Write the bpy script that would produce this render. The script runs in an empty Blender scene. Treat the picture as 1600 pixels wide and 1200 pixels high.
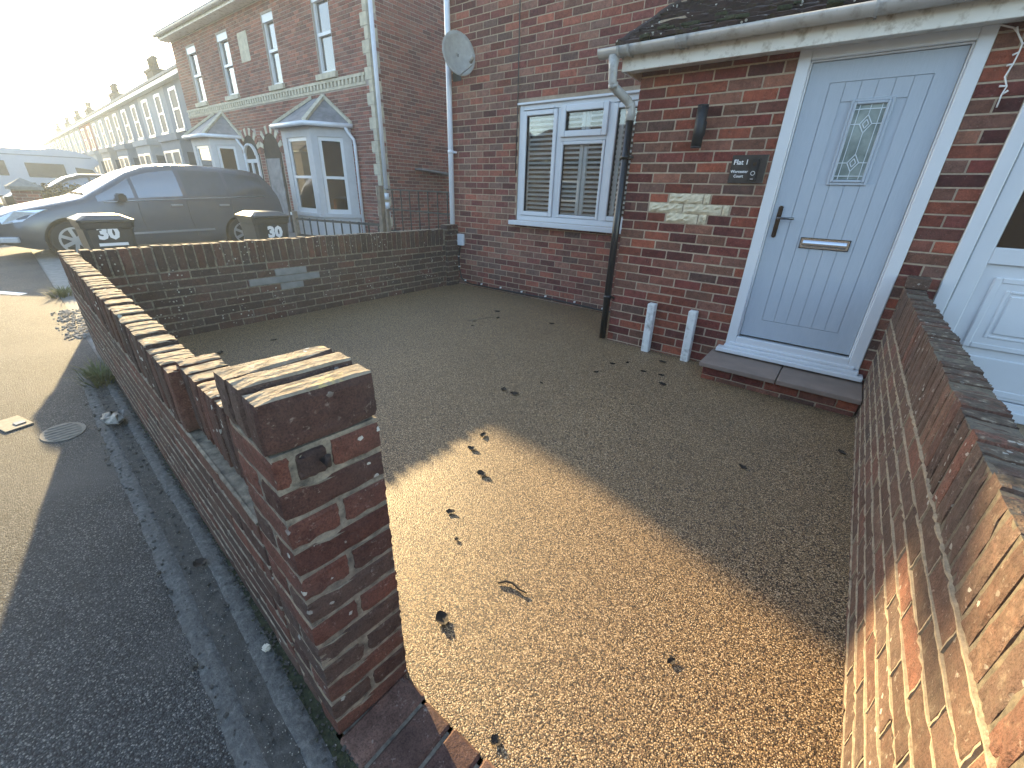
import bpy, bmesh, math, random
from mathutils import Vector, Matrix
R = math.radians
random.seed(7)
sc = bpy.context.scene
COL = sc.collection

# ------------------------------------------------------------------ camera, sky, sun, exposure
cam_d = bpy.data.cameras.new('camera')
cam = bpy.data.objects.new('camera', cam_d)
COL.objects.link(cam)
cam_d.sensor_width = 36.0
cam_d.lens = 651.4 / 1600 * 36
cam_d.clip_start = 0.03
cam_d.clip_end = 1500
yaw, pitch, roll, CAMH = R(37.03), R(-24.73), R(1.97), 1.335
fw = Vector((-math.sin(yaw) * math.cos(pitch), math.cos(yaw) * math.cos(pitch), math.sin(pitch)))
rt = Vector((math.cos(yaw), math.sin(yaw), 0))
up = rt.cross(fw)
rr = rt * math.cos(roll) + up * math.sin(roll)
uu = -rt * math.sin(roll) + up * math.cos(roll)
mw = Matrix(((rr.x, uu.x, -fw.x, 0), (rr.y, uu.y, -fw.y, 0), (rr.z, uu.z, -fw.z, CAMH), (0, 0, 0, 1)))
cam.matrix_world = mw
sc.camera = cam

SUN_AZ, SUN_EL = R(165.2), R(13.5)          # measured from +X towards +Y
world = bpy.data.worlds.new('World')
sc.world = world
world.use_nodes = True
wn = world.node_tree
bg = wn.nodes['Background']
sky = wn.nodes.new('ShaderNodeTexSky')
sky.sky_type = 'NISHITA'
sky.sun_disc = False
sky.sun_elevation = SUN_EL
sky.sun_rotation = math.pi / 2 - SUN_AZ
sky.air_density = 1.0
sky.dust_density = 0.7
sky.ozone_density = 1.0
wn.links.new(sky.outputs[0], bg.inputs[0])
bg.inputs[1].default_value = 0.15
sun_d = bpy.data.lights.new('sun', 'SUN')
sun_d.energy = 4.4
sun_d.angle = R(0.5)
sun_d.color = (1.0, 0.75, 0.39)
sun = bpy.data.objects.new('sun', sun_d)
COL.objects.link(sun)
sd = Vector((math.cos(SUN_EL) * math.cos(SUN_AZ), math.cos(SUN_EL) * math.sin(SUN_AZ), math.sin(SUN_EL)))
sun.rotation_euler = sd.to_track_quat('Z', 'Y').to_euler()
sun.location = sd * 30
sc.view_settings.view_transform = 'Standard'
sc.view_settings.look = 'None'
sc.view_settings.gamma = 1
sc.view_settings.use_curve_mapping = False
sc.view_settings.exposure = 2.3

# ------------------------------------------------------------------ mesh helpers
class MB:
    def __init__(s): s.v = []; s.f = []; s.sm = []
    def add(s, vs, fs, smooth=False):
        o = len(s.v); s.v += [tuple(v) for v in vs]
        for f in fs: s.f.append(tuple(i + o for i in f)); s.sm.append(smooth)
        return s
    def box(s, x0, x1, y0, y1, z0, z1):
        vs = [(x, y, z) for z in (z0, z1) for y in (y0, y1) for x in (x0, x1)]
        return s.add(vs, [(0, 2, 3, 1), (4, 5, 7, 6), (0, 1, 5, 4), (2, 6, 7, 3), (0, 4, 6, 2), (1, 3, 7, 5)])
    def obox(s, c, ux, uy, uz, hx, hy, hz):      # oriented box
        c = Vector(c); ux, uy, uz = Vector(ux).normalized(), Vector(uy).normalized(), Vector(uz).normalized()
        vs = [c + ux * (a * hx) + uy * (b * hy) + uz * (d * hz) for d in (-1, 1) for b in (-1, 1) for a in (-1, 1)]
        return s.add(vs, [(0, 2, 3, 1), (4, 5, 7, 6), (0, 1, 5, 4), (2, 6, 7, 3), (0, 4, 6, 2), (1, 3, 7, 5)])
    def bar(s, a, b, w, d=None, upv=(0, 0, 1)):
        a, b = Vector(a), Vector(b); t = b - a; L = t.length; t.normalize()
        u = Vector(upv)
        if abs(t.dot(u)) > .95: u = Vector((0, 1, 0))
        sx = t.cross(u).normalized(); sy = sx.cross(t)
        return s.obox((a + b) / 2, t, sx, sy, L / 2, w / 2, (d or w) / 2)
    def tube(s, pts, r, n=10, caps=True, smooth=True):
        pts = [Vector(p) for p in pts]; rs = r if isinstance(r, (list, tuple)) else [r] * len(pts)
        o = len(s.v); ref = None
        for i, p in enumerate(pts):
            t = (pts[min(i + 1, len(pts) - 1)] - pts[max(i - 1, 0)]).normalized()
            if ref is None:
                ref = Vector((0, 0, 1)) if abs(t.z) < .9 else Vector((1, 0, 0))
            x = t.cross(ref).normalized(); y = x.cross(t); ref = y
            for k in range(n):
                a = 2 * math.pi * k / n
                s.v.append(tuple(p + x * (math.cos(a) * rs[i]) + y * (math.sin(a) * rs[i])))
        for i in range(len(pts) - 1):
            for k in range(n):
                a, b = o + i * n + k, o + i * n + (k + 1) % n
                s.f.append((a, b, b + n, a + n)); s.sm.append(smooth)
        if caps:
            s.f.append(tuple(o + k for k in range(n))[::-1]); s.sm.append(False)
            s.f.append(tuple(o + (len(pts) - 1) * n + k for k in range(n))); s.sm.append(False)
        return s
    def prism(s, poly, a, b):                     # poly: 3D points; extruded from offset a to offset b vectors
        n = len(poly); A = [Vector(p) + Vector(a) for p in poly]; B = [Vector(p) + Vector(b) for p in poly]
        s.add(A + B, [tuple(range(n))[::-1], tuple(range(n, 2 * n))] + [(i, (i + 1) % n, n + (i + 1) % n, n + i) for i in range(n)])
        return s
    def mesh(s, name, off=(0, 0, 0)):
        me = bpy.data.meshes.new(name)
        ox, oy, oz = off
        me.from_pydata([(x - ox, y - oy, z - oz) for x, y, z in s.v], [], s.f)
        me.polygons.foreach_set('use_smooth', s.sm)
        bm = bmesh.new(); bm.from_mesh(me); bmesh.ops.recalc_face_normals(bm, faces=bm.faces); bm.to_mesh(me); bm.free()
        return me

BASE = {}
def base_of(o):
    return BASE.get(o.name, Vector((0, 0, 0)))
def thing(name, label, cat, loc=(0, 0, 0), group=None):
    o = bpy.data.objects.new(name, None); COL.objects.link(o)
    o.location = loc; o.empty_display_size = .1
    o['label'] = label; o['category'] = cat
    if group: o['group'] = group
    BASE[o.name] = Vector(loc)
    return o
def part(name, mb, mat, parent, label=None, kind=None):
    b = base_of(parent)
    me = mb.mesh(name, b) if isinstance(mb, MB) else mb
    o = bpy.data.objects.new(name, me); COL.objects.link(o)
    me.materials.clear(); me.materials.append(mat)
    o.parent = parent; BASE[o.name] = b
    if label: o['label'] = label
    if kind: o['kind'] = kind
    return o
def solo(name, mb, mat, label, cat, loc=(0, 0, 0), group=None):
    me = mb.mesh(name, loc)
    o = bpy.data.objects.new(name, me); COL.objects.link(o); me.materials.append(mat)
    o.location = loc; o['label'] = label; o['category'] = cat
    if group: o['group'] = group
    BASE[o.name] = Vector(loc)
    return o
def struct(name, mb, mat, kind='structure'):
    me = mb.mesh(name); o = bpy.data.objects.new(name, me); COL.objects.link(o); me.materials.append(mat)
    o['kind'] = kind
    return o
def bevel_mb(mb, w, seg=1):
    me = mb.mesh('t'); bm = bmesh.new(); bm.from_mesh(me)
    bmesh.ops.bevel(bm, geom=bm.edges[:], offset=w, segments=seg, affect='EDGES', clamp_overlap=True)
    o = MB(); bm.verts.index_update()
    o.add([v.co[:] for v in bm.verts], [[v.index for v in f.verts] for f in bm.faces]); bm.free(); bpy.data.meshes.remove(me)
    return o

# ------------------------------------------------------------------ material helpers
class NT:
    def __init__(s, name):
        s.m = bpy.data.materials.new(name); s.m.use_nodes = True; s.t = s.m.node_tree
        s.b = s.t.nodes['Principled BSDF']; s.out = s.t.nodes['Material Output']
    def n(s, typ, **kw):
        nd = s.t.nodes.new('ShaderNode' + typ)
        for k, v in kw.items():
            if k in nd.inputs: nd.inputs[k].default_value = v
            else: setattr(nd, k, v)
        return nd
    def l(s, a, b): s.t.links.new(a, b)
    def pos(s): return s.n('NewGeometry').outputs['Position']
    def noise(s, vec, scale, detail=3, rough=.55):
        nd = s.n('TexNoise', Scale=scale, Detail=detail, Roughness=rough); s.l(vec, nd.inputs['Vector']); return nd.outputs['Fac']
    def vor(s, vec, scale, feature='F1'):
        nd = s.n('TexVoronoi', Scale=scale); nd.feature = feature; s.l(vec, nd.inputs['Vector']); return nd
    def ramp(s, fac, stops, interp='LINEAR'):
        nd = s.n('ValToRGB'); cr = nd.color_ramp; cr.interpolation = interp
        while len(cr.elements) < len(stops): cr.elements.new(1)
        for e, (p, c) in zip(cr.elements, stops): e.position = p; e.color = (*c, 1) if len(c) == 3 else c
        s.l(fac, nd.inputs[0]); return nd.outputs[0]
    def mix(s, fac, a, b, mode='MIX'):
        nd = s.n('Mix', data_type='RGBA', blend_type=mode)
        for sock, v in ((nd.inputs[0], fac), (nd.inputs[6], a), (nd.inputs[7], b)):
            if isinstance(v, (int, float)): sock.default_value = v
            elif isinstance(v, tuple): sock.default_value = (*v, 1)
            else: s.l(v, sock)
        return nd.outputs[2]
    def math(s, op, a, b=None):
        nd = s.n('Math', operation=op)
        for i, v in enumerate((a, b)):
            if v is None: continue
            if isinstance(v, (int, float)): nd.inputs[i].default_value = v
            else: s.l(v, nd.inputs[i])
        return nd.outputs[0]
    def bump(s, h, strength=.4, dist=.01):
        nd = s.n('Bump', Strength=strength, Distance=dist); s.l(h, nd.inputs['Height']); s.l(nd.outputs[0], s.b.inputs['Normal'])
    def col(s, c):
        if isinstance(c, tuple): s.b.inputs['Base Color'].default_value = (*c, 1)
        else: s.l(c, s.b.inputs['Base Color'])
    def set(s, **kw):
        for k, v in kw.items(): s.b.inputs[k.replace('_', ' ')].default_value = v
        return s

def mask(nt, fac, lo, hi):
    nd = nt.n('MapRange'); nt.l(fac, nd.inputs[0]); nd.inputs[1].default_value = lo; nd.inputs[2].default_value = hi
    return nd.outputs[0]
def plain(name, c, rough=.5, metal=0., var=.12, scale=8, dirt=None, bump=0., bscale=60):
    t = NT(name); p = t.pos()
    f = t.noise(p, scale, 4)
    c2 = tuple(min(1, x * (1 - var)) for x in c); c3 = tuple(min(1, x * (1 + var)) for x in c)
    k = t.ramp(f, [(.3, c2), (.7, c3)])
    if dirt: k = t.mix(mask(t, t.noise(p, 14, 5, .65), .52, .74), k, dirt)
    t.col(k); t.set(Roughness=rough, Metallic=metal)
    if bump: t.bump(t.noise(p, bscale, 3), bump, .004)
    return t.m
def brick_mat(name, cols, lichen=.0, yellow=.0, moss=.0, soot=.3, smear=.0, bump=.5):
    t = NT(name); p = t.pos()
    oi = t.n('ObjectInfo').outputs['Random']; isl = t.n('NewGeometry').outputs['Random Per Island']
    rnd = t.math('FRACT', t.math('ADD', t.math('MULTIPLY', oi, 7.31), t.math('MULTIPLY', isl, 3.77)))
    n = len(cols)
    base = t.ramp(rnd, [(i / n, c) for i, c in enumerate(cols)], 'CONSTANT')
    r2 = t.math('FRACT', t.math('MULTIPLY', rnd, 13.7))
    base = t.mix(1, base, t.ramp(r2, [(0, (.68, .68, .7)), (.5, (1, 1, 1)), (1, (1.28, 1.2, 1.15))]), 'MULTIPLY')
    # mottling inside a brick
    f1 = t.noise(p, 28, 5, .65)
    base = t.mix(1, base, t.ramp(f1, [(.3, (.62, .6, .6)), (.52, (1, 1, 1)), (.72, (1.3, 1.22, 1.15))]), 'MULTIPLY')
    f2 = t.noise(p, 220, 3, .6)
    base = t.mix(.75, base, t.mix(1, base, t.ramp(f2, [(.35, (.5, .5, .5)), (.55, (1.1, 1.1, 1.1))]), 'MULTIPLY'))
    if soot: base = t.mix(t.math('MULTIPLY', mask(t, t.noise(p, 3.5, 4, .6), .45, .7), soot), base, (.055, .045, .042))
    if smear: base = t.mix(t.math('MULTIPLY', mask(t, t.noise(p, 55, 5, .75), .6, .72), smear), base, (.5, .46, .4))
    nz = t.n('SeparateXYZ'); t.l(t.n('NewGeometry').outputs['Normal'], nz.inputs[0])
    upm = mask(t, nz.outputs[2], .55, .8)
    if moss:
        mm = t.math('MULTIPLY', mask(t, t.noise(p, 18, 5, .7), .38, .55), t.math('MAXIMUM', upm, .25))
        mc = t.ramp(t.noise(p, 40, 3), [(.35, (.045, .037, .029)), (.58, (.11, .09, .066)), (.72, (.33, .29, .22))])
        base = t.mix(t.math('MULTIPLY', mm, moss), base, mc)
    if yellow:
        ym = t.math('MULTIPLY', mask(t, t.noise(p, 9, 4, .7), .60, .68), t.math('MULTIPLY', upm, mask(t, t.noise(p, 60, 3), .4, .5)))
        base = t.mix(t.math('MULTIPLY', ym, yellow), base, (.55, .38, .05))
        base = t.mix(t.math('MULTIPLY', upm, .55), base, t.ramp(t.noise(p, 35, 4), [(.3, (.26, .2, .13)), (.7, (.56, .47, .33))]))  # up-facing tops tinted cream: sunlight on the caps put into the colour
    if lichen:
        v = t.vor(p, 26)
        lm = t.math('MULTIPLY', t.math('LESS_THAN', t.math('ADD', v.outputs['Distance'], t.math('MULTIPLY', t.noise(p, 120, 2), .25)), .3), mask(t, t.noise(p, 3.2, 3), .5, .6))
        base = t.mix(t.math('MULTIPLY', lm, lichen), base, (.5, .5, .45))
    t.col(base); t.set(Roughness=.88); t.b.inputs['Specular IOR Level'].default_value = .25
    h = t.math('ADD', t.math('MULTIPLY', f2, .5), t.noise(p, 70, 4, .6))
    t.bump(h, bump, .006)
    return t.m
def mortar_mat(name, a, b, sc_=60, bump=.6):
    t = NT(name); p = t.pos(); f = t.noise(p, sc_, 5, .7)
    k = t.ramp(f, [(.3, a), (.7, b)])
    k = t.mix(t.math('MULTIPLY', mask(t, t.noise(p, 5, 4), .45, .7), .35), k, (.12, .1, .085))
    t.col(k); t.set(Roughness=.95); t.bump(t.noise(p, 160, 4, .7), bump, .006); return t.m
def glass_mat(name, tint=(.75, .8, .82), refl=.16):
    t = NT(name)
    tr = t.n('BsdfTransparent'); tr.inputs[0].default_value = (*tint, 1)
    gl = t.n('BsdfGlossy'); gl.inputs['Roughness'].default_value = .015
    fr = t.n('Fresnel'); fr.inputs[0].default_value = 1.5
    fac = t.math('MINIMUM', t.math('ADD', t.math('MULTIPLY', fr.outputs[0], 1.6), refl), 1.0)
    mx = t.n('MixShader'); t.l(fac, mx.inputs[0]); t.l(tr.outputs[0], mx.inputs[1]); t.l(gl.outputs[0], mx.inputs[2])
    t.l(mx.outputs[0], t.out.inputs[0]); return t.m

HB = [(.2, .058, .038), (.24, .074, .046), (.15, .042, .035), (.18, .07, .052), (.21, .098, .066), (.11, .038, .033),
      (.23, .104, .072), (.165, .05, .041), (.15, .082, .064), (.265, .08, .048), (.185, .086, .063)]
M = {}
M['house_brick'] = brick_mat('house_brick', HB, soot=.12, smear=.25)
def dull(c):
    g = sum(c) / 3; return tuple((x * .84 + g * .16) * 1.28 for x in c)
M['facade_brick'] = brick_mat('facade_brick', [dull(c) for c in HB], soot=.15, smear=.3)
M['red_brick'] = brick_mat('terrace_brick', [(.25, .1, .078), (.3, .125, .095), (.21, .095, .078), (.26, .13, .105)], soot=.15)
M['wall_brick'] = brick_mat('garden_wall_brick', [(.085, .045, .036), (.105, .05, .038), (.07, .042, .035), (.09, .057, .046), (.12, .05, .037)], lichen=.9, yellow=.9, soot=.55, smear=.35, bump=.9)
M['wall_brick2'] = brick_mat('party_wall_brick', [(.08, .047, .04), (.095, .05, .04), (.07, .045, .04), (.09, .06, .052), (.115, .052, .042)], lichen=1, yellow=.5, soot=.55, smear=.4, bump=.8)
M['wall_brick3'] = brick_mat('side_wall_brick', [(.112, .067, .05), (.135, .077, .056), (.096, .061, .049), (.142, .068, .05), (.13, .081, .062)], lichen=.5, moss=.92, soot=.3, smear=.4, bump=.9)
M['thresh_brick'] = brick_mat('threshold_brick', [(.14, .08, .065), (.165, .098, .076), (.125, .072, .06)], soot=.2, smear=.4)
M['mortar'] = mortar_mat('house_mortar', (.33, .25, .178), (.48, .375, .27))
M['mortar_old'] = mortar_mat('old_mortar', (.05, .044, .037), (.33, .28, .21), 30)
M['mortar_sand'] = mortar_mat('sandy_mortar', (.18, .14, .095), (.36, .29, .2))
M['mortar_moss'] = mortar_mat('mossy_cap_mortar', (.05, .043, .032), (.16, .13, .09))
M['mortar_gap'] = mortar_mat('dark_cap_mortar', (.09, .075, .06), (.17, .14, .1))
M['mortar_red'] = mortar_mat('terrace_mortar', (.34, .29, .26), (.46, .4, .35))
M['stone'] = plain('pale_rough_stone', (.56, .48, .34), .9, var=.2, scale=30, bump=.9, bscale=90)
M['quoin'] = plain('cream_quoin_brick', (.5, .46, .36), .85, var=.2, scale=9)
M['upvc'] = plain('white_upvc', (.62, .635, .655), .28, var=.03, scale=5)
M['upvc_dirty'] = plain('weathered_white_plastic', (.7, .67, .6), .4, var=.06, dirt=(.3, .24, .16), scale=6)
M['gutter'] = plain('grey_white_gutter', (.4, .4, .39), .38, var=.1, dirt=(.22, .2, .17), scale=10)
M['pipe_white'] = plain('white_downpipe_plastic', (.66, .69, .74), .35, var=.05)
M['black'] = plain('black_plastic', (.012, .012, .014), .3, var=.2)
M['lampmetal'] = plain('dark_lamp_metal', (.012, .015, .02), .55, var=.1)
M['chrome'] = plain('chrome', (.72, .72, .74), .08, metal=1., var=.03)
M['dark_chrome'] = plain('dark_polished_metal', (.12, .12, .125), .15, metal=1., var=.1)
M['glass'] = glass_mat('window_glass', (.95, .97, .98), .02)
M['glass_dark'] = glass_mat('dark_window_glass', (.25, .28, .3), .12)
M['lead'] = plain('lead_came', (.6, .66, .7), .35, metal=.2, var=.1)
M['shutter'] = plain('white_painted_shutter', (.8, .8, .79), .4, var=.04)
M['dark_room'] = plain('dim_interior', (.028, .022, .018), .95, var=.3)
M['slate'] = plain('grey_slate_roof', (.2, .2, .21), .7, var=.3, scale=5, bump=.3, bscale=20)
M['slate_dark'] = plain('dark_brown_brick', (.05, .04, .035), .85, var=.3)
M['bay_white'] = plain('white_painted_bay', (.46, .46, .47), .7, var=.06)
M['chimney'] = plain('sooty_chimney_brick', (.075, .062, .055), .9, var=.3)
M['render_pale'] = plain('pale_render', (.33, .33, .335), .85, var=.08, scale=2)
M['render_grey'] = plain('grey_render', (.2, .215, .24), .85, var=.08, scale=2)
M['render_cream'] = plain('cream_render', (.31, .275, .245), .85, var=.08, scale=2)
M['concrete'] = plain('concrete', (.22, .215, .2), .9, var=.2, scale=12, bump=.6, bscale=120)
M['post_white'] = plain('flaking_white_paint', (.62, .62, .6), .7, var=.08, scale=20, dirt=(.26, .25, .23), bump=.5, bscale=80)
M['slab'] = plain('brown_sandstone', (.2, .15, .122), .75, var=.16, scale=6, bump=.3, bscale=90)
M['wood'] = plain('weathered_wood', (.2, .16, .12), .8, var=.25, scale=14)
M['iron'] = plain('dark_iron', (.03, .032, .03), .6, var=.3)
M['leaf_dead'] = plain('dead_leaf_brown', (.022, .015, .01), .8, var=.4, scale=60)
M['pebble'] = plain('white_stone', (.6, .55, .46), .8, var=.1, scale=40)
M['foil'] = plain('crumpled_grey_foil', (.2, .19, .17), .5, metal=.2, var=.5, scale=50)
M['sticker'] = plain('white_sticker', (.75, .75, .74), .5, var=.04)
M['binplastic'] = plain('dark_grey_bin_plastic', (.035, .037, .036), .45, var=.2, scale=10)
M['tyre'] = plain('black_rubber', (.016, .016, .017), .8, var=.2)
M['alloy'] = plain('silver_alloy', (.45, .46, .48), .3, metal=.8, var=.05)
M['carpaint'] = plain('grey_car_paint', (.115, .122, .138), .25, metal=.4, var=.03); 
M['cardark'] = plain('dark_car_paint', (.03, .03, .035), .25, metal=.3, var=.03)
M['headlamp'] = plain('clear_headlamp', (.6, .65, .7), .1, metal=.4, var=.15, scale=30)
M['carglass'] = plain('tinted_car_glass', (.055, .062, .07), .05, var=.1)
M['far_glass'] = plain('far_window_glass', (.05, .055, .065), .6, var=.2)
M['carglass_pale'] = glass_mat('car_window_glass', (.8, .85, .85), .25)
M['van'] = plain('white_van_paint', (.4, .43, .5), .35, var=.03)
M['rust'] = plain('rusted_iron', (.035, .022, .018), .85, var=.5, scale=60, bump=.6)
M['moss_green'] = plain('dark_moss_green', (.04, .045, .018), .9, var=.5, scale=40)
M['recess_shade_brick'] = brick_mat('recess_shade_brick', [(.06, .038, .033)], soot=.5)  # shade of the open recess in the pillar put into a dark brick colour
M['cover'] = plain('worn_sandy_metal', (.16, .145, .12), .75, var=.2, scale=30, bump=.4)
M['plant'] = plain('dry_grass_green', (.1, .11, .035), .8, var=.4, scale=30)
M['hedge'] = plain('brown_hedge', (.12, .1, .05), .9, var=.5, scale=12)
M['acrylic'] = plain('smoky_acrylic', (.05, .046, .044), .12, var=.2, scale=14)
M['white_text'] = plain('white_lettering', (.8, .8, .8), .5, var=.02)
M['fairy'] = plain('white_cable', (.75, .72, .7), .5, var=.05)
M['dish'] = plain('pale_grey_dish', (.3, .29, .27), .55, var=.15, scale=20, dirt=(.25, .24, .21))
M['moss'] = plain('dark_moss_soil', (.03, .035, .016), .95, var=.6, scale=60, bump=.9, bscale=150)

t = NT('door_paint'); p = t.pos()                       # pale blue-grey woodgrain composite door
mp = t.n('Mapping'); t.l(p, mp.inputs[0]); mp.inputs['Scale'].default_value = (60, 60, 4)
g = t.noise(mp.outputs[0], 2.5, 5, .6)
t.col(t.ramp(g, [(.3, (.365, .41, .462)), (.7, (.405, .45, .505))])); t.set(Roughness=.42); t.bump(g, .16, .003); M['door'] = t.m

t = NT('resin_bound_gravel'); p = t.pos()               # fine golden pebbles set in resin
mp = t.n('Mapping'); t.l(p, mp.inputs[0]); mp.inputs['Scale'].default_value = (1, 1, .01)
v = t.vor(mp.outputs[0], 255); r1 = t.n('SeparateColor'); t.l(v.outputs['Color'], r1.inputs[0])
c = t.ramp(r1.outputs[0], [(0, (.03, .021, .014)), (.1, (.09, .057, .031)), (.24, (.22, .142, .073)), (.42, (.35, .233, .12)), (.62, (.49, .334, .18)), (.82, (.7, .53, .34)), (.95, (.17, .087, .05))], 'CONSTANT')
edge = t.ramp(v.outputs['Distance'], [(.3, (1, 1, 1)), (.7, (.3, .26, .2))])
c = t.mix(1, c, edge, 'MULTIPLY')
c = t.mix(1, c, t.ramp(t.noise(p, 1.6, 4), [(.3, (.88, .87, .85)), (.7, (1.08, 1.08, 1.06))]), 'MULTIPLY')
t.col(c); t.set(Roughness=.5)
hh = t.math('SUBTRACT', 1, v.outputs['Distance'])
t.bump(t.math('ADD', hh, t.math('MULTIPLY', r1.outputs[1], .5)), .6, .004); M['gravel'] = t.m

t = NT('asphalt'); p = t.pos()
v = t.vor(p, 230); r1 = t.n('SeparateColor'); t.l(v.outputs['Color'], r1.inputs[0])
c = t.ramp(r1.outputs[0], [(0, (.02, .02, .022)), (.4, (.042, .046, .052)), (.8, (.088, .094, .1)), (.97, (.24, .24, .23))], 'LINEAR')
c = t.mix(1, c, t.ramp(t.noise(p, 2.2, 5, .6), [(.3, (.72, .73, .73)), (.7, (1.3, 1.28, 1.22))]), 'MULTIPLY')
c = t.mix(1, c, t.ramp(v.outputs['Distance'], [(.3, (1, 1, 1)), (.7, (.4, .4, .4))]), 'MULTIPLY')
c = t.mix(mask(t, t.noise(p, .9, 3), .5, .75), c, (.085, .082, .078))
t.col(c); t.set(Roughness=.82); t.b.inputs['Specular IOR Level'].default_value = .42
t.bump(t.math('ADD', t.math('SUBTRACT', 1, v.outputs['Distance']), t.math('MULTIPLY', t.noise(p, 300, 2), .5)), .8, .006); M['asphalt'] = t.m

t = NT('gritty_concrete_channel'); p = t.pos()
c = t.ramp(t.noise(p, 30, 6, .75), [(.3, (.04, .039, .036)), (.55, (.075, .072, .066)), (.72, (.13, .127, .115))])
v = t.vor(p, 90); c = t.mix(t.math('LESS_THAN', v.outputs['Distance'], .16), c, (.3, .28, .24))
t.col(c); t.set(Roughness=.95); t.bump(t.noise(p, 120, 5, .7), 1.0, .008); M['channel'] = t.m
t = NT('ridge_concrete'); p = t.pos()
t.col(t.ramp(t.noise(p, 55, 6, .75), [(.28, (.05, .051, .051)), (.5, (.1, .101, .098)), (.72, (.2, .197, .187))])); t.set(Roughness=.95); t.bump(t.noise(p, 110, 5, .7), 1., .006); M['ridge'] = t.m
t = NT('porch_tile'); p = t.pos()
oi = t.n('ObjectInfo').outputs['Random']
c = t.ramp(oi, [(0, (.03, .021, .022)), (.4, (.06, .036, .034)), (.8, (.045, .034, .035)), (1, (.075, .045, .04))])
c = t.mix(mask(t, t.noise(p, 9, 5, .7), .55, .66), c, t.ramp(t.noise(p, 40, 3), [(.3, (.03, .026, .014)), (.7, (.085, .07, .04))]))
v = t.vor(p, 20); c = t.mix(t.math('MULTIPLY', t.math('LESS_THAN', v.outputs['Distance'], .17), mask(t, t.noise(p, 4, 2), .45, .55)), c, (.5, .5, .46))
t.col(c); t.set(Roughness=.92); t.bump(t.noise(p, 60, 5, .7), .9, .012); M['tile'] = t.m

# ------------------------------------------------------------------ brickwork
BP = {}
def brick_mesh(l, h, d, var, wear=.004):
    key = (round(l * 200), round(h * 400), round(d * 200), var, wear)
    if key in BP: return BP[key]
    rg = random.Random(str(key))
    bm = bmesh.new(); bmesh.ops.create_cube(bm, size=1)
    if wear >= .006:                       # worn brick: finer mesh with chipped, rounded arrises
        bmesh.ops.subdivide_edges(bm, edges=bm.edges[:], cuts=5, use_grid_fill=True)
        for vtx in bm.verts:
            c = vtx.co.copy(); n_ = sum(abs(abs(q) - .5) < 1e-4 for q in c)
            k = wear * (rg.uniform(.15, .75) if n_ == 2 else rg.uniform(.3, .85) if n_ == 3 else 0)
            if n_ > 1 and rg.random() < .08: k *= 2.4
            P_ = Vector((c.x * l, (c.y + .5) * d, c.z * h)); sg_ = [math.copysign(1, q) if abs(abs(q) - .5) < 1e-4 else 0 for q in c]
            P_ -= Vector(sg_) * k
            if n_ == 1: P_ += Vector(sg_) * rg.uniform(-.0012, .0012)
            vtx.co = P_
        me = bpy.data.meshes.new('brick'); bm.to_mesh(me); bm.free()
        BP[key] = me; return me
    for vtx in bm.verts:
        vtx.co = Vector((vtx.co.x * l, (vtx.co.y + .5) * d, vtx.co.z * h))
    bmesh.ops.bevel(bm, geom=bm.edges[:], offset=wear, segments=1, affect='EDGES')
    for vtx in bm.verts:
        vtx.co += Vector((rg.uniform(-1, 1), rg.uniform(-1, 1), rg.uniform(-1, 1))) * wear * .42
    me = bpy.data.meshes.new('brick'); bm.to_mesh(me); bm.free()
    BP[key] = me; return me

def lay_course(u0, u1, z0, z1, L, start, j=.01, holes=()):
    out = []; u = u0 + start
    while u < u1:
        a, b = max(u, u0), min(u + L, u1); u += L + j
        segs = [(a, b)]
        for (ha, hb, za, zb) in holes:
            if z1 <= za + .012 or z0 >= zb - .012: continue
            ns = []
            for (x, y) in segs:
                if hb <= x or ha >= y: ns.append((x, y)); continue
                if ha - x > .02: ns.append((x, ha))
                if y - hb > .02: ns.append((hb, y))
            segs = ns
        out += [(x, y, z0, z1) for x, y in segs if y - x > .025]
    return out

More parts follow.
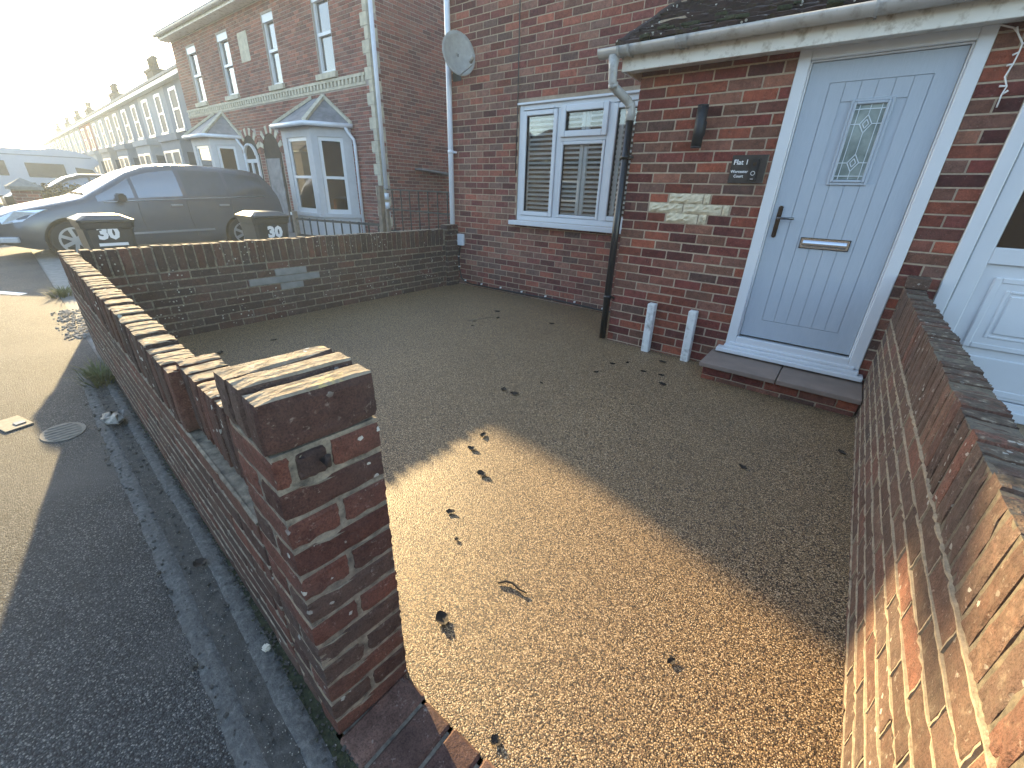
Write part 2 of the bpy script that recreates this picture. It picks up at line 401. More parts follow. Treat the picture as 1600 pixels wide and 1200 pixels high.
class Bricks:
    """collects the bricks of one thing, then lays the largest 300 as parts and the rest joined"""
    def __init__(s, root, mat): s.root = root; s.mat = mat; s.items = []
    def rects(s, rects, origin, ang, depth, parent, wear=.004, jit=.0015, name='brick', mat=None):
        ca, sa = math.cos(ang), math.sin(ang)
        for (a, b, z0, z1) in rects:
            u, z = (a + b) / 2, (z0 + z1) / 2
            w = Vector((origin[0] + ca * u, origin[1] + sa * u, origin[2] + z))
            w += Vector((sa, -ca, 0)) * random.uniform(-jit, jit)
            s.items.append((w, ang, b - a, z1 - z0, depth, parent, wear, name, mat or s.mat))
    def build(s, cap=300):
        cp = Vector((0, 0, CAMH))
        def size(it): 
            d = (it[0] - cp); n = Vector((math.sin(it[1]), -math.cos(it[1]), 0))
            vis = max(.05, abs(d.normalized().dot(n)))
            inv = (Vector(it[0]) - cp).dot(fw) > 0
            return (it[2] * it[3] * vis / d.length_squared) if inv else 0
        s.items.sort(key=size, reverse=True)
        b = base_of(s.root)
        for (w, ang, l, h, d, par, wear, name, mat) in s.items[:cap]:
            me = brick_mesh(l, h, d, random.randint(0, 3), wear)
            if not me.materials: me.materials.append(mat)
            o = bpy.data.objects.new(name, me); COL.objects.link(o)
            if me.materials[0] is not mat:
                o.material_slots[0].link = 'OBJECT'; o.material_slots[0].material = mat
            o.parent = par; o.location = w - b
            o.rotation_euler = (random.uniform(-.003, .003), random.uniform(-.005, .005), ang + random.uniform(-.003, .003))
        rest = s.items[cap:]
        groups = {}
        for it in rest: groups.setdefault(it[5].name, []).append(it)
        for its in groups.values():
            mb = MB()
            for (w, ang, l, h, d, par, wear, name, mat) in its:
                ca, sa = math.cos(ang), math.sin(ang); k = wear * .8
                P = lambda x, y, z: (w.x + ca * x - sa * y, w.y + sa * x + ca * y, w.z + z)
                vs = [P(-l/2, k, -h/2), P(l/2, k, -h/2), P(l/2, k, h/2), P(-l/2, k, h/2), P(-l/2+k, 0, -h/2+k), P(l/2-k, 0, -h/2+k), P(l/2-k, 0, h/2-k), P(-l/2+k, 0, h/2-k),
                      P(-l/2, d, -h/2), P(l/2, d, -h/2), P(l/2, d, h/2), P(-l/2, d, h/2)]
                mb.add(vs, [(4, 5, 6, 7), (0, 1, 5, 4), (1, 2, 6, 5), (2, 3, 7, 6), (3, 0, 4, 7), (0, 8, 9, 1), (1, 9, 10, 2), (2, 10, 11, 3), (3, 11, 8, 0)])
            part('brickwork', mb, its[0][8], its[0][5], kind='stuff')

# ================================================================== SETTING
gm = MB(); gm.box(-200, 60, -90, 110, -.3, -.012)
struct('ground', gm, M['concrete'])
WALL_SK = math.atan(-.0645)            # the front wall runs slightly askew to the house
def wy(x): return .229 - .0645 * (x + .709)   # outer face of the front wall
pv = MB()
pv.add([(-60, -14, 0), (14, -14, 0), (14, .22, 0), (-.70, .22, 0), (-60, 3.9, 0)], [(0, 1, 2, 3, 4)])
struct('pavement', pv, M['asphalt'])
dv = MB()
dv.add([(-4.74, .60, .004), (-.72, .33, .004), (-.72, .42, .004), (.42, .40, .004), (.42, 3.83, .004), (-1.66, 3.83, .004), (-1.66, 4.76, .004), (-4.74, 4.76, .004)], [tuple(range(8))])
struct('driveway', dv, M['gravel'])
# concrete channel between the pavement and the front wall: two worn ridges with grit between
ROUT = [(-6.2, .46), (-4.6, .345), (-3.72, .276), (-3.12, .23), (-2.856, .21), (-2.237, .168), (-1.693, .135), (-1.453, .113), (-1.082, .084), (-.833, .06), (-.45, .03), (-.1, .0)]
RIN = [(-3.867, .393), (-2.923, .325), (-2.661, .312), (-2.284, .284), (-2.012, .275), (-1.441, .231), (-.932, .179), (-.73, .164), (-.4, .13), (-.1, .1)]
def interp(P, x):
    for (a, b), (c, d) in zip(P, P[1:]):
        if a <= x <= c: return b + (d - b) * (x - a) / (c - a)
    return P[0][1] if x < P[0][0] else P[-1][1]
ch = MB(); n = 130; rows = []
for i in range(n + 1):
    x = -4.3 + 4.2 * i / n
    o_, i_, w_ = interp(ROUT, x), interp(RIN, x), max(wy(x), interp(RIN, x) + .05) + .01
    j = lambda a: random.uniform(-a, a)
    rows.append([(x, o_ - .03 + j(.005), .001), (x, o_ - .016 + j(.002), .005 + j(.0008)), (x, o_ + .012 + j(.002), .010 + j(.001)), (x, o_ + .026, .005 + j(.001)),
                 (x, (o_ + i_) / 2 + .01, .004 + j(.003)), (x, i_ - .018 + j(.002), .005), (x, i_ - .006 + j(.002), .011 + j(.001)), (x, i_ + .016, .009 + j(.001)), (x, i_ + .035, .004), (x, w_, .004)])
for c0, c1, mt, nm in ((0, 3, 'ridge', 'kerb_ridge'), (3, 5, 'channel', 'drainage_channel'), (5, 8, 'ridge', 'kerb_ridge'), (8, 9, 'moss', 'soil_strip')):
    mb = MB(); k = c1 - c0 + 1
    mb.add([r[c] for r in rows for c in range(c0, c1 + 1)], [(i * k + c, (i + 1) * k + c, (i + 1) * k + c + 1, i * k + c + 1) for i in range(n) for c in range(k - 1)], True)
    struct(nm, mb, M[mt])
# grit scattered in the channel, weeds along the wall foot
mb = MB()
for _ in range(1500):
    x = random.uniform(-4, -.3); o_, i_ = interp(ROUT, x), interp(RIN, x)
    y = random.uniform(o_ - .05, wy(x)) if random.random() < .5 else random.uniform(i_ + .02, wy(x))
    s = random.choice((.0015, .002, .002, .003, .003, .004, .006)); z = .0075
    a = random.uniform(0, 3)
    mb.obox((x, y, z), (math.cos(a), math.sin(a), 0), (-math.sin(a), math.cos(a), .3), (.2, 0, 1), s, s * .7, s * .6)
struct('grit', mb, M['channel'], 'stuff')
def blades(mb, x, y, n, spread, h, lean=.6):
    for _ in range(n):
        a = random.uniform(0, 6.28); r = spread * random.random(); bx, by = x + r * math.cos(a), y + r * math.sin(a) * .6
        L = h * random.uniform(.4, 1.1); d = Vector((math.cos(a), math.sin(a) * .7, 0)) * lean * random.uniform(.3, 1.4); w = random.uniform(.002, .005)
        q = Vector((-d.y, d.x, 0)); q = q.normalized() * w if q.length else Vector((w, 0, 0))
        p0 = Vector((bx, by, 0)); p1 = p0 + d * L * .5 + Vector((0, 0, L * .6)); p2 = p0 + d * L * 1.2 + Vector((0, 0, L * .8))
        mb.add([p0 - q, p0 + q, p1 + q * .7, p1 - q * .7, p2], [(0, 1, 2, 3), (3, 2, 4)])
mb = MB()
for i in range(150):
    x = random.uniform(-3.9, -.5)
    blades(mb, x, wy(x) - random.uniform(.005, .04), 6, .02, .012, 1.)
struct('moss_and_weeds', mb, M['moss_green'], 'stuff')
for (x, y, n, sp, h, lab) in ((-4.0, .37, 260, .17, .13, 'tufted weed growing at the foot of the front wall where the channel begins'),
                              (-7.5, .68, 220, .22, .12, 'low patch of grass on the pavement beyond the far corner of the front wall')):
    mb = MB(); blades(mb, x, y, n, sp, h, 1.1)
    solo('grass_tuft', mb, M['plant'], lab, 'grass tuft', (x, y, 0))
# pale gravel strip and worn paint line on the neighbour's frontage
mb = MB()
for _ in range(260):
    x = random.uniform(-6.6, -5.3); y = wy(x) - .04 + random.gauss(0, .055); s = random.uniform(.004, .012); a = random.uniform(0, 3)
    mb.obox((x, y, s * .4), (math.cos(a), math.sin(a), 0), (-math.sin(a), math.cos(a), .2), (0, .2, 1), s, s * .8, s * .6)
struct('loose_gravel', mb, M['concrete'], 'stuff')
mb = MB(); mb.add([(-9.2, -.30, .004), (-9.1, -.37, .004), (-7.82, .34, .004), (-7.9, .42, .004)], [(0, 1, 2, 3)])
struct('painted_line', mb, M['sticker'])

# ================================================================== HOUSE
YH, YP = 4.736, 3.804
XL, XC, XR = -4.83, -1.685, 3.2
house = thing('house', 'red brick house with tiled porch, grey front door and white window facing the gravel drive', 'house', (-2.2, 4.736, 0))
HB_ = Bricks(house, M['house_brick'])
WIN = (-3.605, -1.845, 1.0, 2.285)
# mortar backing of the facade, with the window opening left out
mb = MB(); y0, y1 = YH + .0032, YH + .25
mb.box(XL + .005, WIN[0], y0, y1, -.2, 5.3); mb.box(WIN[1], XR, y0, y1, -.2, 5.3)
mb.box(WIN[0], WIN[1], y0, y1, -.2, WIN[2]); mb.box(WIN[0], WIN[1], y0, y1, WIN[3], 5.3)
mb.box(XL + .006, XL + .25, y1, 12, -.2, 5.3)
fac = part('wall', mb, M['mortar'], house)
Z0 = .02 - .075
rec = []
for k in range(58):
    z = Z0 + .075 * k
    st = -.1125 * (k % 2) - .03
    rec += lay_course(XL, XC + .1, z, z + .065, .215, st, holes=[(WIN[0] - .004, WIN[1] + .004, WIN[2] - .02, WIN[3] + .01)])
HB_.rects(rec, (0, YH, 0), 0, .06, fac, wear=.003, jit=.001, mat=M['facade_brick'])
mb = MB(); mb.prism([(XL - .2, YH - .3, 5.25), (XR + 1, YH - .3, 5.25), (XR + 1, 8.6, 7.6), (XL - .2, 8.6, 7.6)], (0, 0, 0), (0, 0, .12))
mb.prism([(XL - .2, 12.4, 5.25), (XR + 1, 12.4, 5.25), (XR + 1, 8.6, 7.6), (XL - .2, 8.6, 7.6)], (0, 0, 0), (0, 0, .12))
part('main_roof', mb, M['slate'], house)
# porch walls
DOOR = (-.605, .306, .17, 2.24)
D2 = (.525, 1.62, .15, 2.30)
ZT = 2.30
mb = MB(); y0, y1 = YP + .0035, YP + .2
mb.box(XC + .006, DOOR[0], y0, y1, -.2, ZT); mb.box(DOOR[1], D2[0], y0, y1, -.2, ZT); mb.box(D2[1], XR, y0, y1, -.2, ZT)
mb.box(DOOR[0], DOOR[1], y0, y1, -.2, DOOR[2]); mb.box(D2[0], D2[1], y0, y1, -.2, D2[2])
mb.box(DOOR[0], DOOR[1], y0, y1, DOOR[3], ZT); mb.box(D2[0], D2[1], y0, y1, D2[3] - .01, ZT)
mb.box(XC + .007, XC + .2, y1, YH + .007, -.2, ZT + .3)
porch = part('porch_wall', mb, M['mortar'], house)
rec = []
stones = [(-1.30, -.972, 17), (-1.46, -.815, 16), (-1.30, -.97, 15)]
for k in range(32):
    z = Z0 + .075 * k
    if z > ZT: break
    hs = [(DOOR[0] - .003, DOOR[1] + .003, DOOR[2], DOOR[3]), (D2[0] - .003, D2[1] + .003, D2[2], D2[3])]
    for (a, b, kk) in stones:
        if kk == k - 1: hs.append((a - .01, b + .01, z - .01, z + .08))
    c = lay_course(XC, DOOR[0], z, z + .065, .215, -.1125 * (k % 2), holes=hs)
    c += lay_course(DOOR[1], D2[0], z, z + .065, .215 if k % 2 == 0 else .1025, 0 if k % 2 else -.0, holes=hs)
    c += lay_course(D2[1], XR, z, z + .065, .215, -.1125 * (k % 2), holes=hs)
    rec += c
HB_.rects(rec, (0, YP, 0), 0, .0975, porch, jit=.0014, wear=.0035)
rec = []
for k in range(32):
    z = Z0 + .075 * k
    rec += lay_course(-YH, -YP - .1075 * ((k + 1) % 2), z, z + .065, .215, -.1125 * (k % 2))
HB_.rects(rec, (XC, 0, 0), -math.pi / 2, .06, porch)
for (a, b, kk) in stones:
    z = Z0 + .075 * (kk + 1); cuts = [a]
    while cuts[-1] < b - .3: cuts.append(cuts[-1] + random.uniform(.25, .34))
    cuts.append(b)
    for s0, s1 in zip(cuts, cuts[1:]):
        nx, nz = max(5, int((s1 - s0) / .028)), 4; vs = []; fs = []
        for i in range(nx + 1):
            for q in range(nz + 1):
                e = (i in (0, nx)) or (q in (0, nz))
                vs.append((s0 + .004 + (s1 - s0 - .008) * i / nx + (0 if e else random.uniform(-.006, .006)), YP - (.001 if e else random.uniform(.002, .019)), z - .003 + .072 * q / nz + (random.uniform(-.004, .004))))
        for i in range(nx):
            for q in range(nz): fs.append((i * 5 + q, (i + 1) * 5 + q, (i + 1) * 5 + q + 1, i * 5 + q + 1))
        st = MB().add(vs, fs); st.box(s0 + .006, s1 - .006, YP + .002, YP + .05, z, z + .066)
        part('stone', st, M['stone'], porch, 'pale rough-faced stone set among the red bricks')
HB_.build(300)

# porch roof: lean-to of small tiles
sl = math.atan2(2.93 - 2.375, YH - 3.60); c_, s_ = math.cos(sl), math.sin(sl)
def rp(x, d, h=0): return (x, 3.585 + d * c_ - h * s_, 2.352 + d * s_ + h * c_)
mb = MB(); mb.prism([rp(-1.79, .05), rp(XR, .05), rp(XR, 1.28), rp(-1.79, 1.28)], (0, 0, -.05), (0, 0, -.01))
mb.prism([(-1.72, YP, 2.28), (-1.72, YH, 2.28), (-1.72, YH, 2.86), (-1.72, YP, 2.43)], (0, 0, 0), (.05, 0, 0))
proof = part('porch_roof', mb, M['tile'], house)
tiles = []
for r in range(12):
    x = -1.80 - (.08 if r % 2 else 0); d0 = r * .105
    while x < XR:
        a, b = max(x, -1.80), min(x + .163, XR); x += .166
        if b - a < .03: continue
        t_ = MB(); nz = 4; L = .19
        tl = random.uniform(-.004, .012)
        vs = []
        for q in range(nz + 1):
            xx = a + (b - a) * q / nz; cr = .006 * (1 - (2 * q / nz - 1) ** 2)
            vs += [rp(xx, d0 + random.uniform(-.005, .005), .03 + cr + tl + random.uniform(-.003, .003)), rp(xx, d0 + L, .006 + cr), rp(xx, d0, .008 + cr + tl)]
        fs = []
        for q in range(nz): i = q * 3; fs += [(i, i + 1, i + 4, i + 3), (i + 2, i, i + 3, i + 5)]
        fs += [(0, 2, 1), (nz * 3, nz * 3 + 1, nz * 3 + 2)]
        t_.add(vs, fs); tiles.append((a, t_))
tiles.sort(key=lambda q: q[0])
for _, t_ in tiles[:290]: part('roof_tile', t_, M['tile'], proof)
mb = MB()
for _, t_ in tiles[290:]: mb.add(t_.v, t_.f)
if mb.v: part('tiling', mb, M['tile'], proof, kind='stuff')
# bedded verge and its mortar
mb = MB(); pts = [rp(-1.80, d * .1, .02 + random.uniform(-.004, .008)) for d in range(0, 13)]
mb.tube(pts, [.028 + random.uniform(-.005, .006) for _ in pts], 7, True, False)
part('verge', mb, M['tile'], proof)
mb = MB()
for i in range(75):      # clumps of moss along the eaves courses
    q = rp(random.uniform(-1.6, 1.2), random.choice((.0, .1, .2, .3)) + random.uniform(-.01, .03), .03); s = random.uniform(.008, .026)
    mb.obox(q, (1, random.uniform(-.3, .3), 0), (0, 1, random.uniform(-.4, .4)), (0, 0, 1), s * 1.7, s, s * .5)
part('roof_moss', bevel_mb(mb, .006), M['moss'], proof, kind='stuff')
# fascia, soffit, gutter
mb = MB(); mb.box(-1.79, XR, 3.655, 3.677, 2.212, 2.345)
fas = part('fascia', bevel_mb(mb, .002), M['upvc_dirty'], house)
mb = MB(); mb.box(-1.785, XR, 3.678, YP + .004, 2.226, 2.236); mb.box(-1.789, -1.772, 3.678, YP + .3, 2.212, 2.40)
part('soffit', mb, M['upvc_dirty'], house)
def half_round(mb, x0, x1, yc, zc, r, th=.004, n=10):
    vs = []
    for x in (x0, x1):
        for rad in (r, r - th):
            for k in range(n + 1):
                a = math.pi + math.pi * k / n; vs.append((x, yc + rad * math.cos(a), zc + rad * math.sin(a)))
    m = n + 1; fs = []
    for k in range(n):
        fs += [(k, k + 1, 2 * m + k + 1, 2 * m + k), (m + k, 3 * m + k, 3 * m + k + 1, m + k + 1)]
        fs += [(k, m + k, m + k + 1, k + 1), (2 * m + k, 2 * m + k + 1, 3 * m + k + 1, 3 * m + k)]
    fs += [(0, 2 * m, 3 * m, m), (n, m + n, 3 * m + n, 2 * m + n)]
    mb.add(vs, fs)
GY, GZ, GR = 3.595, 2.352, .057
mb = MB(); half_round(mb, -1.955, XR, GY, GZ, GR)
gut = part('gutter', mb, M['gutter'], house)
for p_ in gut.data.polygons: p_.use_smooth = True
mb = MB(); vs = [(-1.957, GY + GR * math.cos(math.pi + math.pi * k / 10), GZ + GR * math.sin(math.pi + math.pi * k / 10)) for k in range(11)]
mb.prism(vs, (0, 0, 0), (.006, 0, 0)); part('gutter_end_cap', mb, M['gutter'], gut)
for x in (-1.79, -1.71, -1.345, -1.325, -1.295, -.25, .9):
    mb = MB(); half_round(mb, x - .008, x + .008, GY, GZ, GR + .006, .008); mb.box(x - .008, x + .008, GY + GR - .003, GY + GR + .008, GZ - .06, GZ + .004)
    part('gutter_bracket', mb, M['gutter'], gut)
mb = MB(); half_round(mb, -1.36, -1.28, GY, GZ, GR + .003, .005); part('gutter_joint', mb, M['gutter'], gut)
# downpipe: swan neck in grey, then black below
mb = MB(); mb.tube([(-1.835, GY, 2.31), (-1.835, GY, 2.235), (-1.832, GY + .005, 2.15), (-1.825, 3.62, 2.115), (-1.80, 3.67, 2.085), (-1.755, 3.755, 2.035), (-1.735, 3.785, 2.005), (-1.73, 3.79, 1.96), (-1.73, 3.79, 1.9)], [.045, .035, .034, .034, .034, .034, .036, .036, .036], 14)
dp = part('downpipe', mb, M['gutter'], house, 'grey swan neck over a long black downpipe at the porch corner')
mb = MB(); mb.tube([(-1.73, 3.79, 1.93), (-1.73, 3.79, .02)], .033, 14); part('lower_pipe', mb, M['black'], dp)
for z in (1.62, .42):
    mb = MB(); mb.tube([(-1.73, 3.79, z), (-1.73, 3.79, z + .03)], .038, 14); mb.box(-1.74, -1.66, 3.785, 3.80, z + .005, z + .025); part('pipe_clip', mb, M['black'], dp)
for pz in ((-1.828, 3.615, 2.122), (-1.74, 3.78, 2.012)):
    mb = MB(); mb.tube([(pz[0], pz[1] - .006, pz[2] + .014), (pz[0], pz[1] + .008, pz[2] - .014)], .0385, 14); part('pipe_collar', mb, M['gutter'], dp)
# white rainwater pipe at the far corner
mb = MB(); mb.tube([(-4.735, YH - .055, 5.2), (-4.735, YH - .055, .02)], .036, 14)
wp = part('corner_downpipe', mb, M['pipe_white'], house)
for z in (1.79, .62, 3.0):
    mb = MB(); mb.tube([(-4.735, YH - .055, z), (-4.735, YH - .055, z + .04)], .0405, 14); mb.box(-4.80, -4.67, YH - .04, YH + .002, z + .006, z + .032); part('pipe_clip', mb, M['pipe_white'], wp)
# thin cable down the facade
mb = MB(); mb.tube([(-3.637, YH - .006, 4.2), (-3.64, YH - .006, 3.26), (-3.625, YH - .006, 2.2), (-3.63, YH - .006, 1.55)], .005, 6); part('cable', mb, M['black'], house)

# ---- facade window
YW = YH + .03
def frame_ring(mb, x0, x1, z0, z1, w, ya, yb):
    mb.box(x0, x0 + w, ya, yb, z0, z1); mb.box(x1 - w, x1, ya, yb, z0, z1)
    mb.box(x0 + w, x1 - w, ya, yb, z0, z0 + w); mb.box(x0 + w, x1 - w, ya, yb, z1 - w, z1)
mb = MB(); x0, x1, z0, z1 = WIN
frame_ring(mb, x0, x1, z0, z1, .062, YW - .014, YW + .06)
mb.box(-3.056, -2.995, YW - .012, YW + .058, z0 + .062, z1 - .062); mb.box(-2.42, -2.359, YW - .012, YW + .058, z0 + .062, z1 - .062)
mb.box(-2.995, -2.42, YW - .012, YW + .058, 1.885, 1.935)
mb.box(x0 - .02, x1 + .02, YW - .045, YW - .005, z1 - .006, z1 + .018)
win = part('window', bevel_mb(mb, .004), M['upvc'], house)
for (a, b, c, d, w, pr) in ((-3.541, -3.058, 1.065, 2.215, .05, .016), (-2.993, -2.422, 1.065, 1.883, .034, .004), (-3.0, -2.412, 1.925, 2.235, .062, .026), (-2.357, -1.909, 1.065, 2.215, .05, .016)):
    mb = MB(); frame_ring(mb, a, b, c, d, w, YW - .014 - pr, YW + .03); part('casement', bevel_mb(mb, .006), M['upvc'], win)
    mb = MB(); frame_ring(mb, a + w - .001, b - w + .001, c + w - .001, d - w + .001, .006, YW + .002 - pr, YW + .02); part('gasket', mb, M['black'], win)
    mb = MB(); mb.box(a + w + .004, b - w - .004, YW + .004, YW + .008, c + w + .004, d - w - .004); part('pane', mb, M['glass'], win)
mb = MB(); mb.box(-3.54, -3.1, YW - .034, YW - .02, 2.222, 2.237); mb.box(-2.33, -1.95, YW - .034, YW - .02, 2.222, 2.237); part('trickle_vent', bevel_mb(mb, .003), M['upvc'], win)
mb = MB(); mb.box(x0 - .05, x1 + .05, YH - .1, YW + .06, .962, .998); mb.box(x0 - .05, x1 + .05, YH - .1, YH - .08, .945, .965); part('sill', bevel_mb(mb, .004), M['upvc'], win)
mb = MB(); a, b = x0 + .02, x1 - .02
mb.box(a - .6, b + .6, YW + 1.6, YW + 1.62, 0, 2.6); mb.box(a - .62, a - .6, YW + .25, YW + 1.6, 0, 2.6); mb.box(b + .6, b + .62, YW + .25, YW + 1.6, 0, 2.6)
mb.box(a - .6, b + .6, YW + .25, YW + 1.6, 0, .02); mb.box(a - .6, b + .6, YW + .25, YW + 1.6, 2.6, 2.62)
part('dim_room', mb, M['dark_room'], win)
for (a, b) in ((-3.54, -2.72), (-2.71, -1.9)):      # plantation shutters behind the glass
    mb = MB()
    for xs in (a, (a + b) / 2 - .0, b - .045): mb.box(xs, xs + .045, YW + .04, YW + .07, 1.04, 2.24)
    part('shutter_stile', mb, M['shutter'], win)
for k in range(23):
    for (a, b) in ((-3.50, -3.13), (-3.09, -2.765), (-2.67, -2.305), (-2.265, -1.945)):
        z = 1.06 + k * .051
        mb = MB(); mb.obox(((a + b) / 2, YW + .055, z), (1, 0, 0), (0, .97, .22), (0, -.22, .97), (b - a) / 2, .024, .0095)
        part('shutter_slat', mb, M['shutter'], win)

# ---- front door
x0, x1, z0, z1 = DOOR
mb = MB(); ya, yb = YP - .012, YP + .07
mb.box(x0, x0 + .072, ya, yb, .215, z1); mb.box(x1 - .072, x1, ya, yb, .215, z1); mb.box(x0 + .072, x1 - .072, ya, yb, z1 - .072, z1); mb.box(x0 + .072, x1 - .072, ya, yb, .215, .3)
mb.box(x0 + .07, x0 + .083, ya + .02, yb, .3, z1 - .07); mb.box(x1 - .083, x1 - .07, ya + .02, yb, .3, z1 - .07); mb.box(x0 + .07, x1 - .07, ya + .02, yb, z1 - .083, z1 - .07)
door = part('front_door', bevel_mb(mb, .005), M['upvc'], house)
mb = MB(); mb.box(x0 - .05, x1 + .035, YP - .088, YP + .02, .168, .2); mb.box(x0 - .002, x1 + .002, YP - .052, YP + .02, .2, .226); mb.box(x0 + .03, x1 - .03, YP - .03, YP + .02, .226, .25)
part('sill', bevel_mb(mb, .004), M['upvc'], door)
YD = YP + .022
mb = MB(); lx0, lx1, lz0, lz1 = x0 + .086, x1 - .086, .318, z1 - .086
px0, px1, pz0, pz1 = -.392, .108, .465, 2.035
mb.box(lx0, lx1, YD + .006, YD + .04, lz0, lz1)
mb.box(lx0, px0 - .003, YD, YD + .01, lz0, lz1); mb.box(px1 + .003, lx1, YD, YD + .01, lz0, lz1)
mb.box(px0 - .003, px1 + .003, YD, YD + .01, lz0, pz0 - .003); mb.box(px0 - .003, px1 + .003, YD, YD + .01, pz1 + .003, lz1)
leaf = part('door_leaf', mb, M['door'], door, 'pale blue-grey woodgrain door leaf')
gx0, gx1, gz0, gz1 = -.218, -.058, 1.478, 1.908
np_ = 6
for k in range(np_):
    a = px0 + (px1 - px0) * k / np_ + .0015; b = px0 + (px1 - px0) * (k + 1) / np_ - .0015
    mb = MB()
    if b <= gx0 - .03 or a >= gx1 + .03: mb.box(a, b, YD + .0005, YD + .012, pz0, pz1)
    else: mb.box(a, b, YD + .0005, YD + .012, pz0, gz0 - .02); mb.box(a, b, YD + .0005, YD + .012, gz1 + .02, pz1)
    part('plank', bevel_mb(mb, .0012), M['door'], door)
mb = MB(); mb.box(gx0 + .003, gx1 - .003, YD - .002, YD + .005, gz0 + .003, gz1 - .003)
tg = NT('obscured_door_glass'); pp = tg.pos()
tg.col(tg.ramp(tg.noise(pp, 9, 3), [(.35, (.16, .2, .19)), (.65, (.3, .35, .33))])); tg.set(Roughness=.12); tg.bump(tg.noise(pp, 120, 3), .35, .004)
part('glass_panel', mb, tg.m, door)
mb = MB(); frame_ring(mb, gx0 - .03, gx1 + .03, gz0 - .034, gz1 + .03, .018, YD - .01, YD + .012); frame_ring(mb, gx0 - .013, gx1 + .013, gz0 - .017, gz1 + .013, .016, YD - .016, YD + .01)
part('glazing_bead', bevel_mb(mb, .004), M['door'], door)
mb = MB(); yy = YD - .004; gc = (gx0 + gx1) / 2
L3 = lambda a, b, w=.004: mb.bar((a[0], yy, a[1]), (b[0], yy, b[1]), w, .005)
xi, xj = gx0 + .024, gx1 - .024
for x in (xi, xj): L3((x, gz0), (x, gz1))
zu, zd = gz1 - .11, gz0 + .1
for z in (gz0 + .022, gz1 - .028): L3((gx0, z), (gx1, z))
for zc in (zu, zd):
    L3((gx0, zc), (gc - .03, zc)); L3((gc + .03, zc), (gx1, zc))
    for sc_ in (1., .5):
        h, w = .05 * sc_, .031 * sc_
        q = [(gc, zc + h), (gc + w, zc), (gc, zc - h), (gc - w, zc)]
        for a, b in zip(q, q[1:] + q[:1]): L3(a, b, .0035 if sc_ == 1 else .0025)
L3((gc, gz1), (gc, zu + .05)); L3((gc, zu - .05), (gc, zd + .05)); L3((gc, zd - .05), (gc, gz0))
part('lead_came', mb, M['lead'], door)
mb = MB(); mb.box(-.291, -.004, YD - .012, YD + .004, 1.033, 1.098); lb = bevel_mb(mb, .005, 2); 
fl_ = [(YD - .011, 1.042), (YD - .019, 1.047), (YD - .0225, 1.056), (YD - .0225, 1.066), (YD - .019, 1.076), (YD - .011, 1.086)]
lb.prism([(-.277, y, z) for y, z in fl_], (0, 0, 0), (.259, 0, 0))
part('letterbox', lb, M['chrome'], door)
mb = MB(); frame_ring(mb, -.2955, .0005, 1.0285, 1.1025, .005, YD - .006, YD + .004); part('letterbox_gasket', mb, M['black'], door)
mb = MB(); mb.box(-.489, -.459, YD - .012, YD + .002, 1.085, 1.305); hb = bevel_mb(mb, .006, 2)
hb.tube([(-.474, YD - .01, 1.222), (-.474, YD - .05, 1.222), (-.46, YD - .056, 1.222), (-.37, YD - .054, 1.222)], .0085, 10); hb.tube([(-.474, YD - .014, 1.13), (-.474, YD - .006, 1.13)], .009, 10)
part('handle', hb, M['dark_chrome'], door)
# step of two slabs over brick
step = part('step', MB().box(-.66, .345, 3.45, YP, -.1, .115), M['mortar'], house)
for a, b in ((-.69, -.155), (-.148, .352)):
    mb = MB(); mb.box(a, b, 3.385, YP + .004, .118, .153); part('paving_slab', bevel_mb(mb, .004), M['slab'], step)
sb = Bricks(house, M['house_brick'])
sb.rects(lay_course(-.665, .35, .042, .107, .215, 0) + lay_course(-.665, .35, -.033, .032, .215, -.11), (0, 3.44, 0), 0, .1, step)
sb.rects([(-YP + .0, -3.555, .042, .107), (-YP, -3.66, -.033, .032)], (-.667, 0, 0), -math.pi / 2, .05, step)
sb.build()
# ---- white neighbouring door in the same porch
x0, x1, z0, z1 = D2
mb = MB(); ya, yb = YP - .012, YP + .07
frame_ring(mb, x0, x1, z0, z1, .07, ya, yb); d2 = part('side_door', bevel_mb(mb, .005), M['upvc'], house, 'white panelled plastic door at the right edge')
mb = MB(); lx0, lx1, lz0, lz1 = x0 + .075, x1 - .075, z0 + .075, z1 - .075
YD2 = YP + .01
mb.box(lx0, lx1, YD2 + .012, YD2 + .05, lz0, lz1)
for (a, b, c, d) in ((lx0, lx0 + .085, lz0, lz1), (lx1 - .085, lx1, lz0, lz1), (lx0 + .085, lx1 - .085, lz0, lz0 + .25), (lx0 + .085, lx1 - .085, 1.03, 1.125), (lx0 + .085, lx1 - .085, lz1 - .09, lz1)):
    mb.box(a, b, YD2 - .006, YD2 + .016, c, d)
part('door_leaf', bevel_mb(mb, .005), M['upvc'], d2)
mb = MB(); a, b, c, d = lx0 + .087, lx1 - .087, lz0 + .25, 1.03
mb.box(a + .08, b - .08, YD2 + .0, YD2 + .02, c + .07, d - .09); q_ = MB(); 
frame_ring(mb, a + .06, b - .06, c + .05, d - .07, .035, YD2 - .004, YD2 + .016); mb.box(a + .16, b - .16, YD2 - .008, YD2 + .004, c + .15, d - .17); frame_ring(mb, a + .13, b - .13, c + .12, d - .14, .02, YD2 - .005, YD2 + .01)
part('door_panel', bevel_mb(mb, .006), M['upvc'], d2)
mb = MB(); mb.box(lx0 + .089, lx1 - .089, YD2 + .004, YD2 + .0105, 1.128, lz1 - .092); part('pane', mb, M['glass_dark'], d2)
mb = MB(); mb.box(lx0 + .07, lx1 - .07, YD2 - .012, YD2 + .004, lz0 + .02, lz0 + .06); mb.box(x0, x1, YP - .06, YP, z0 - .03, z0 + .03); part('weather_bar', bevel_mb(mb, .004), M['upvc'], d2)
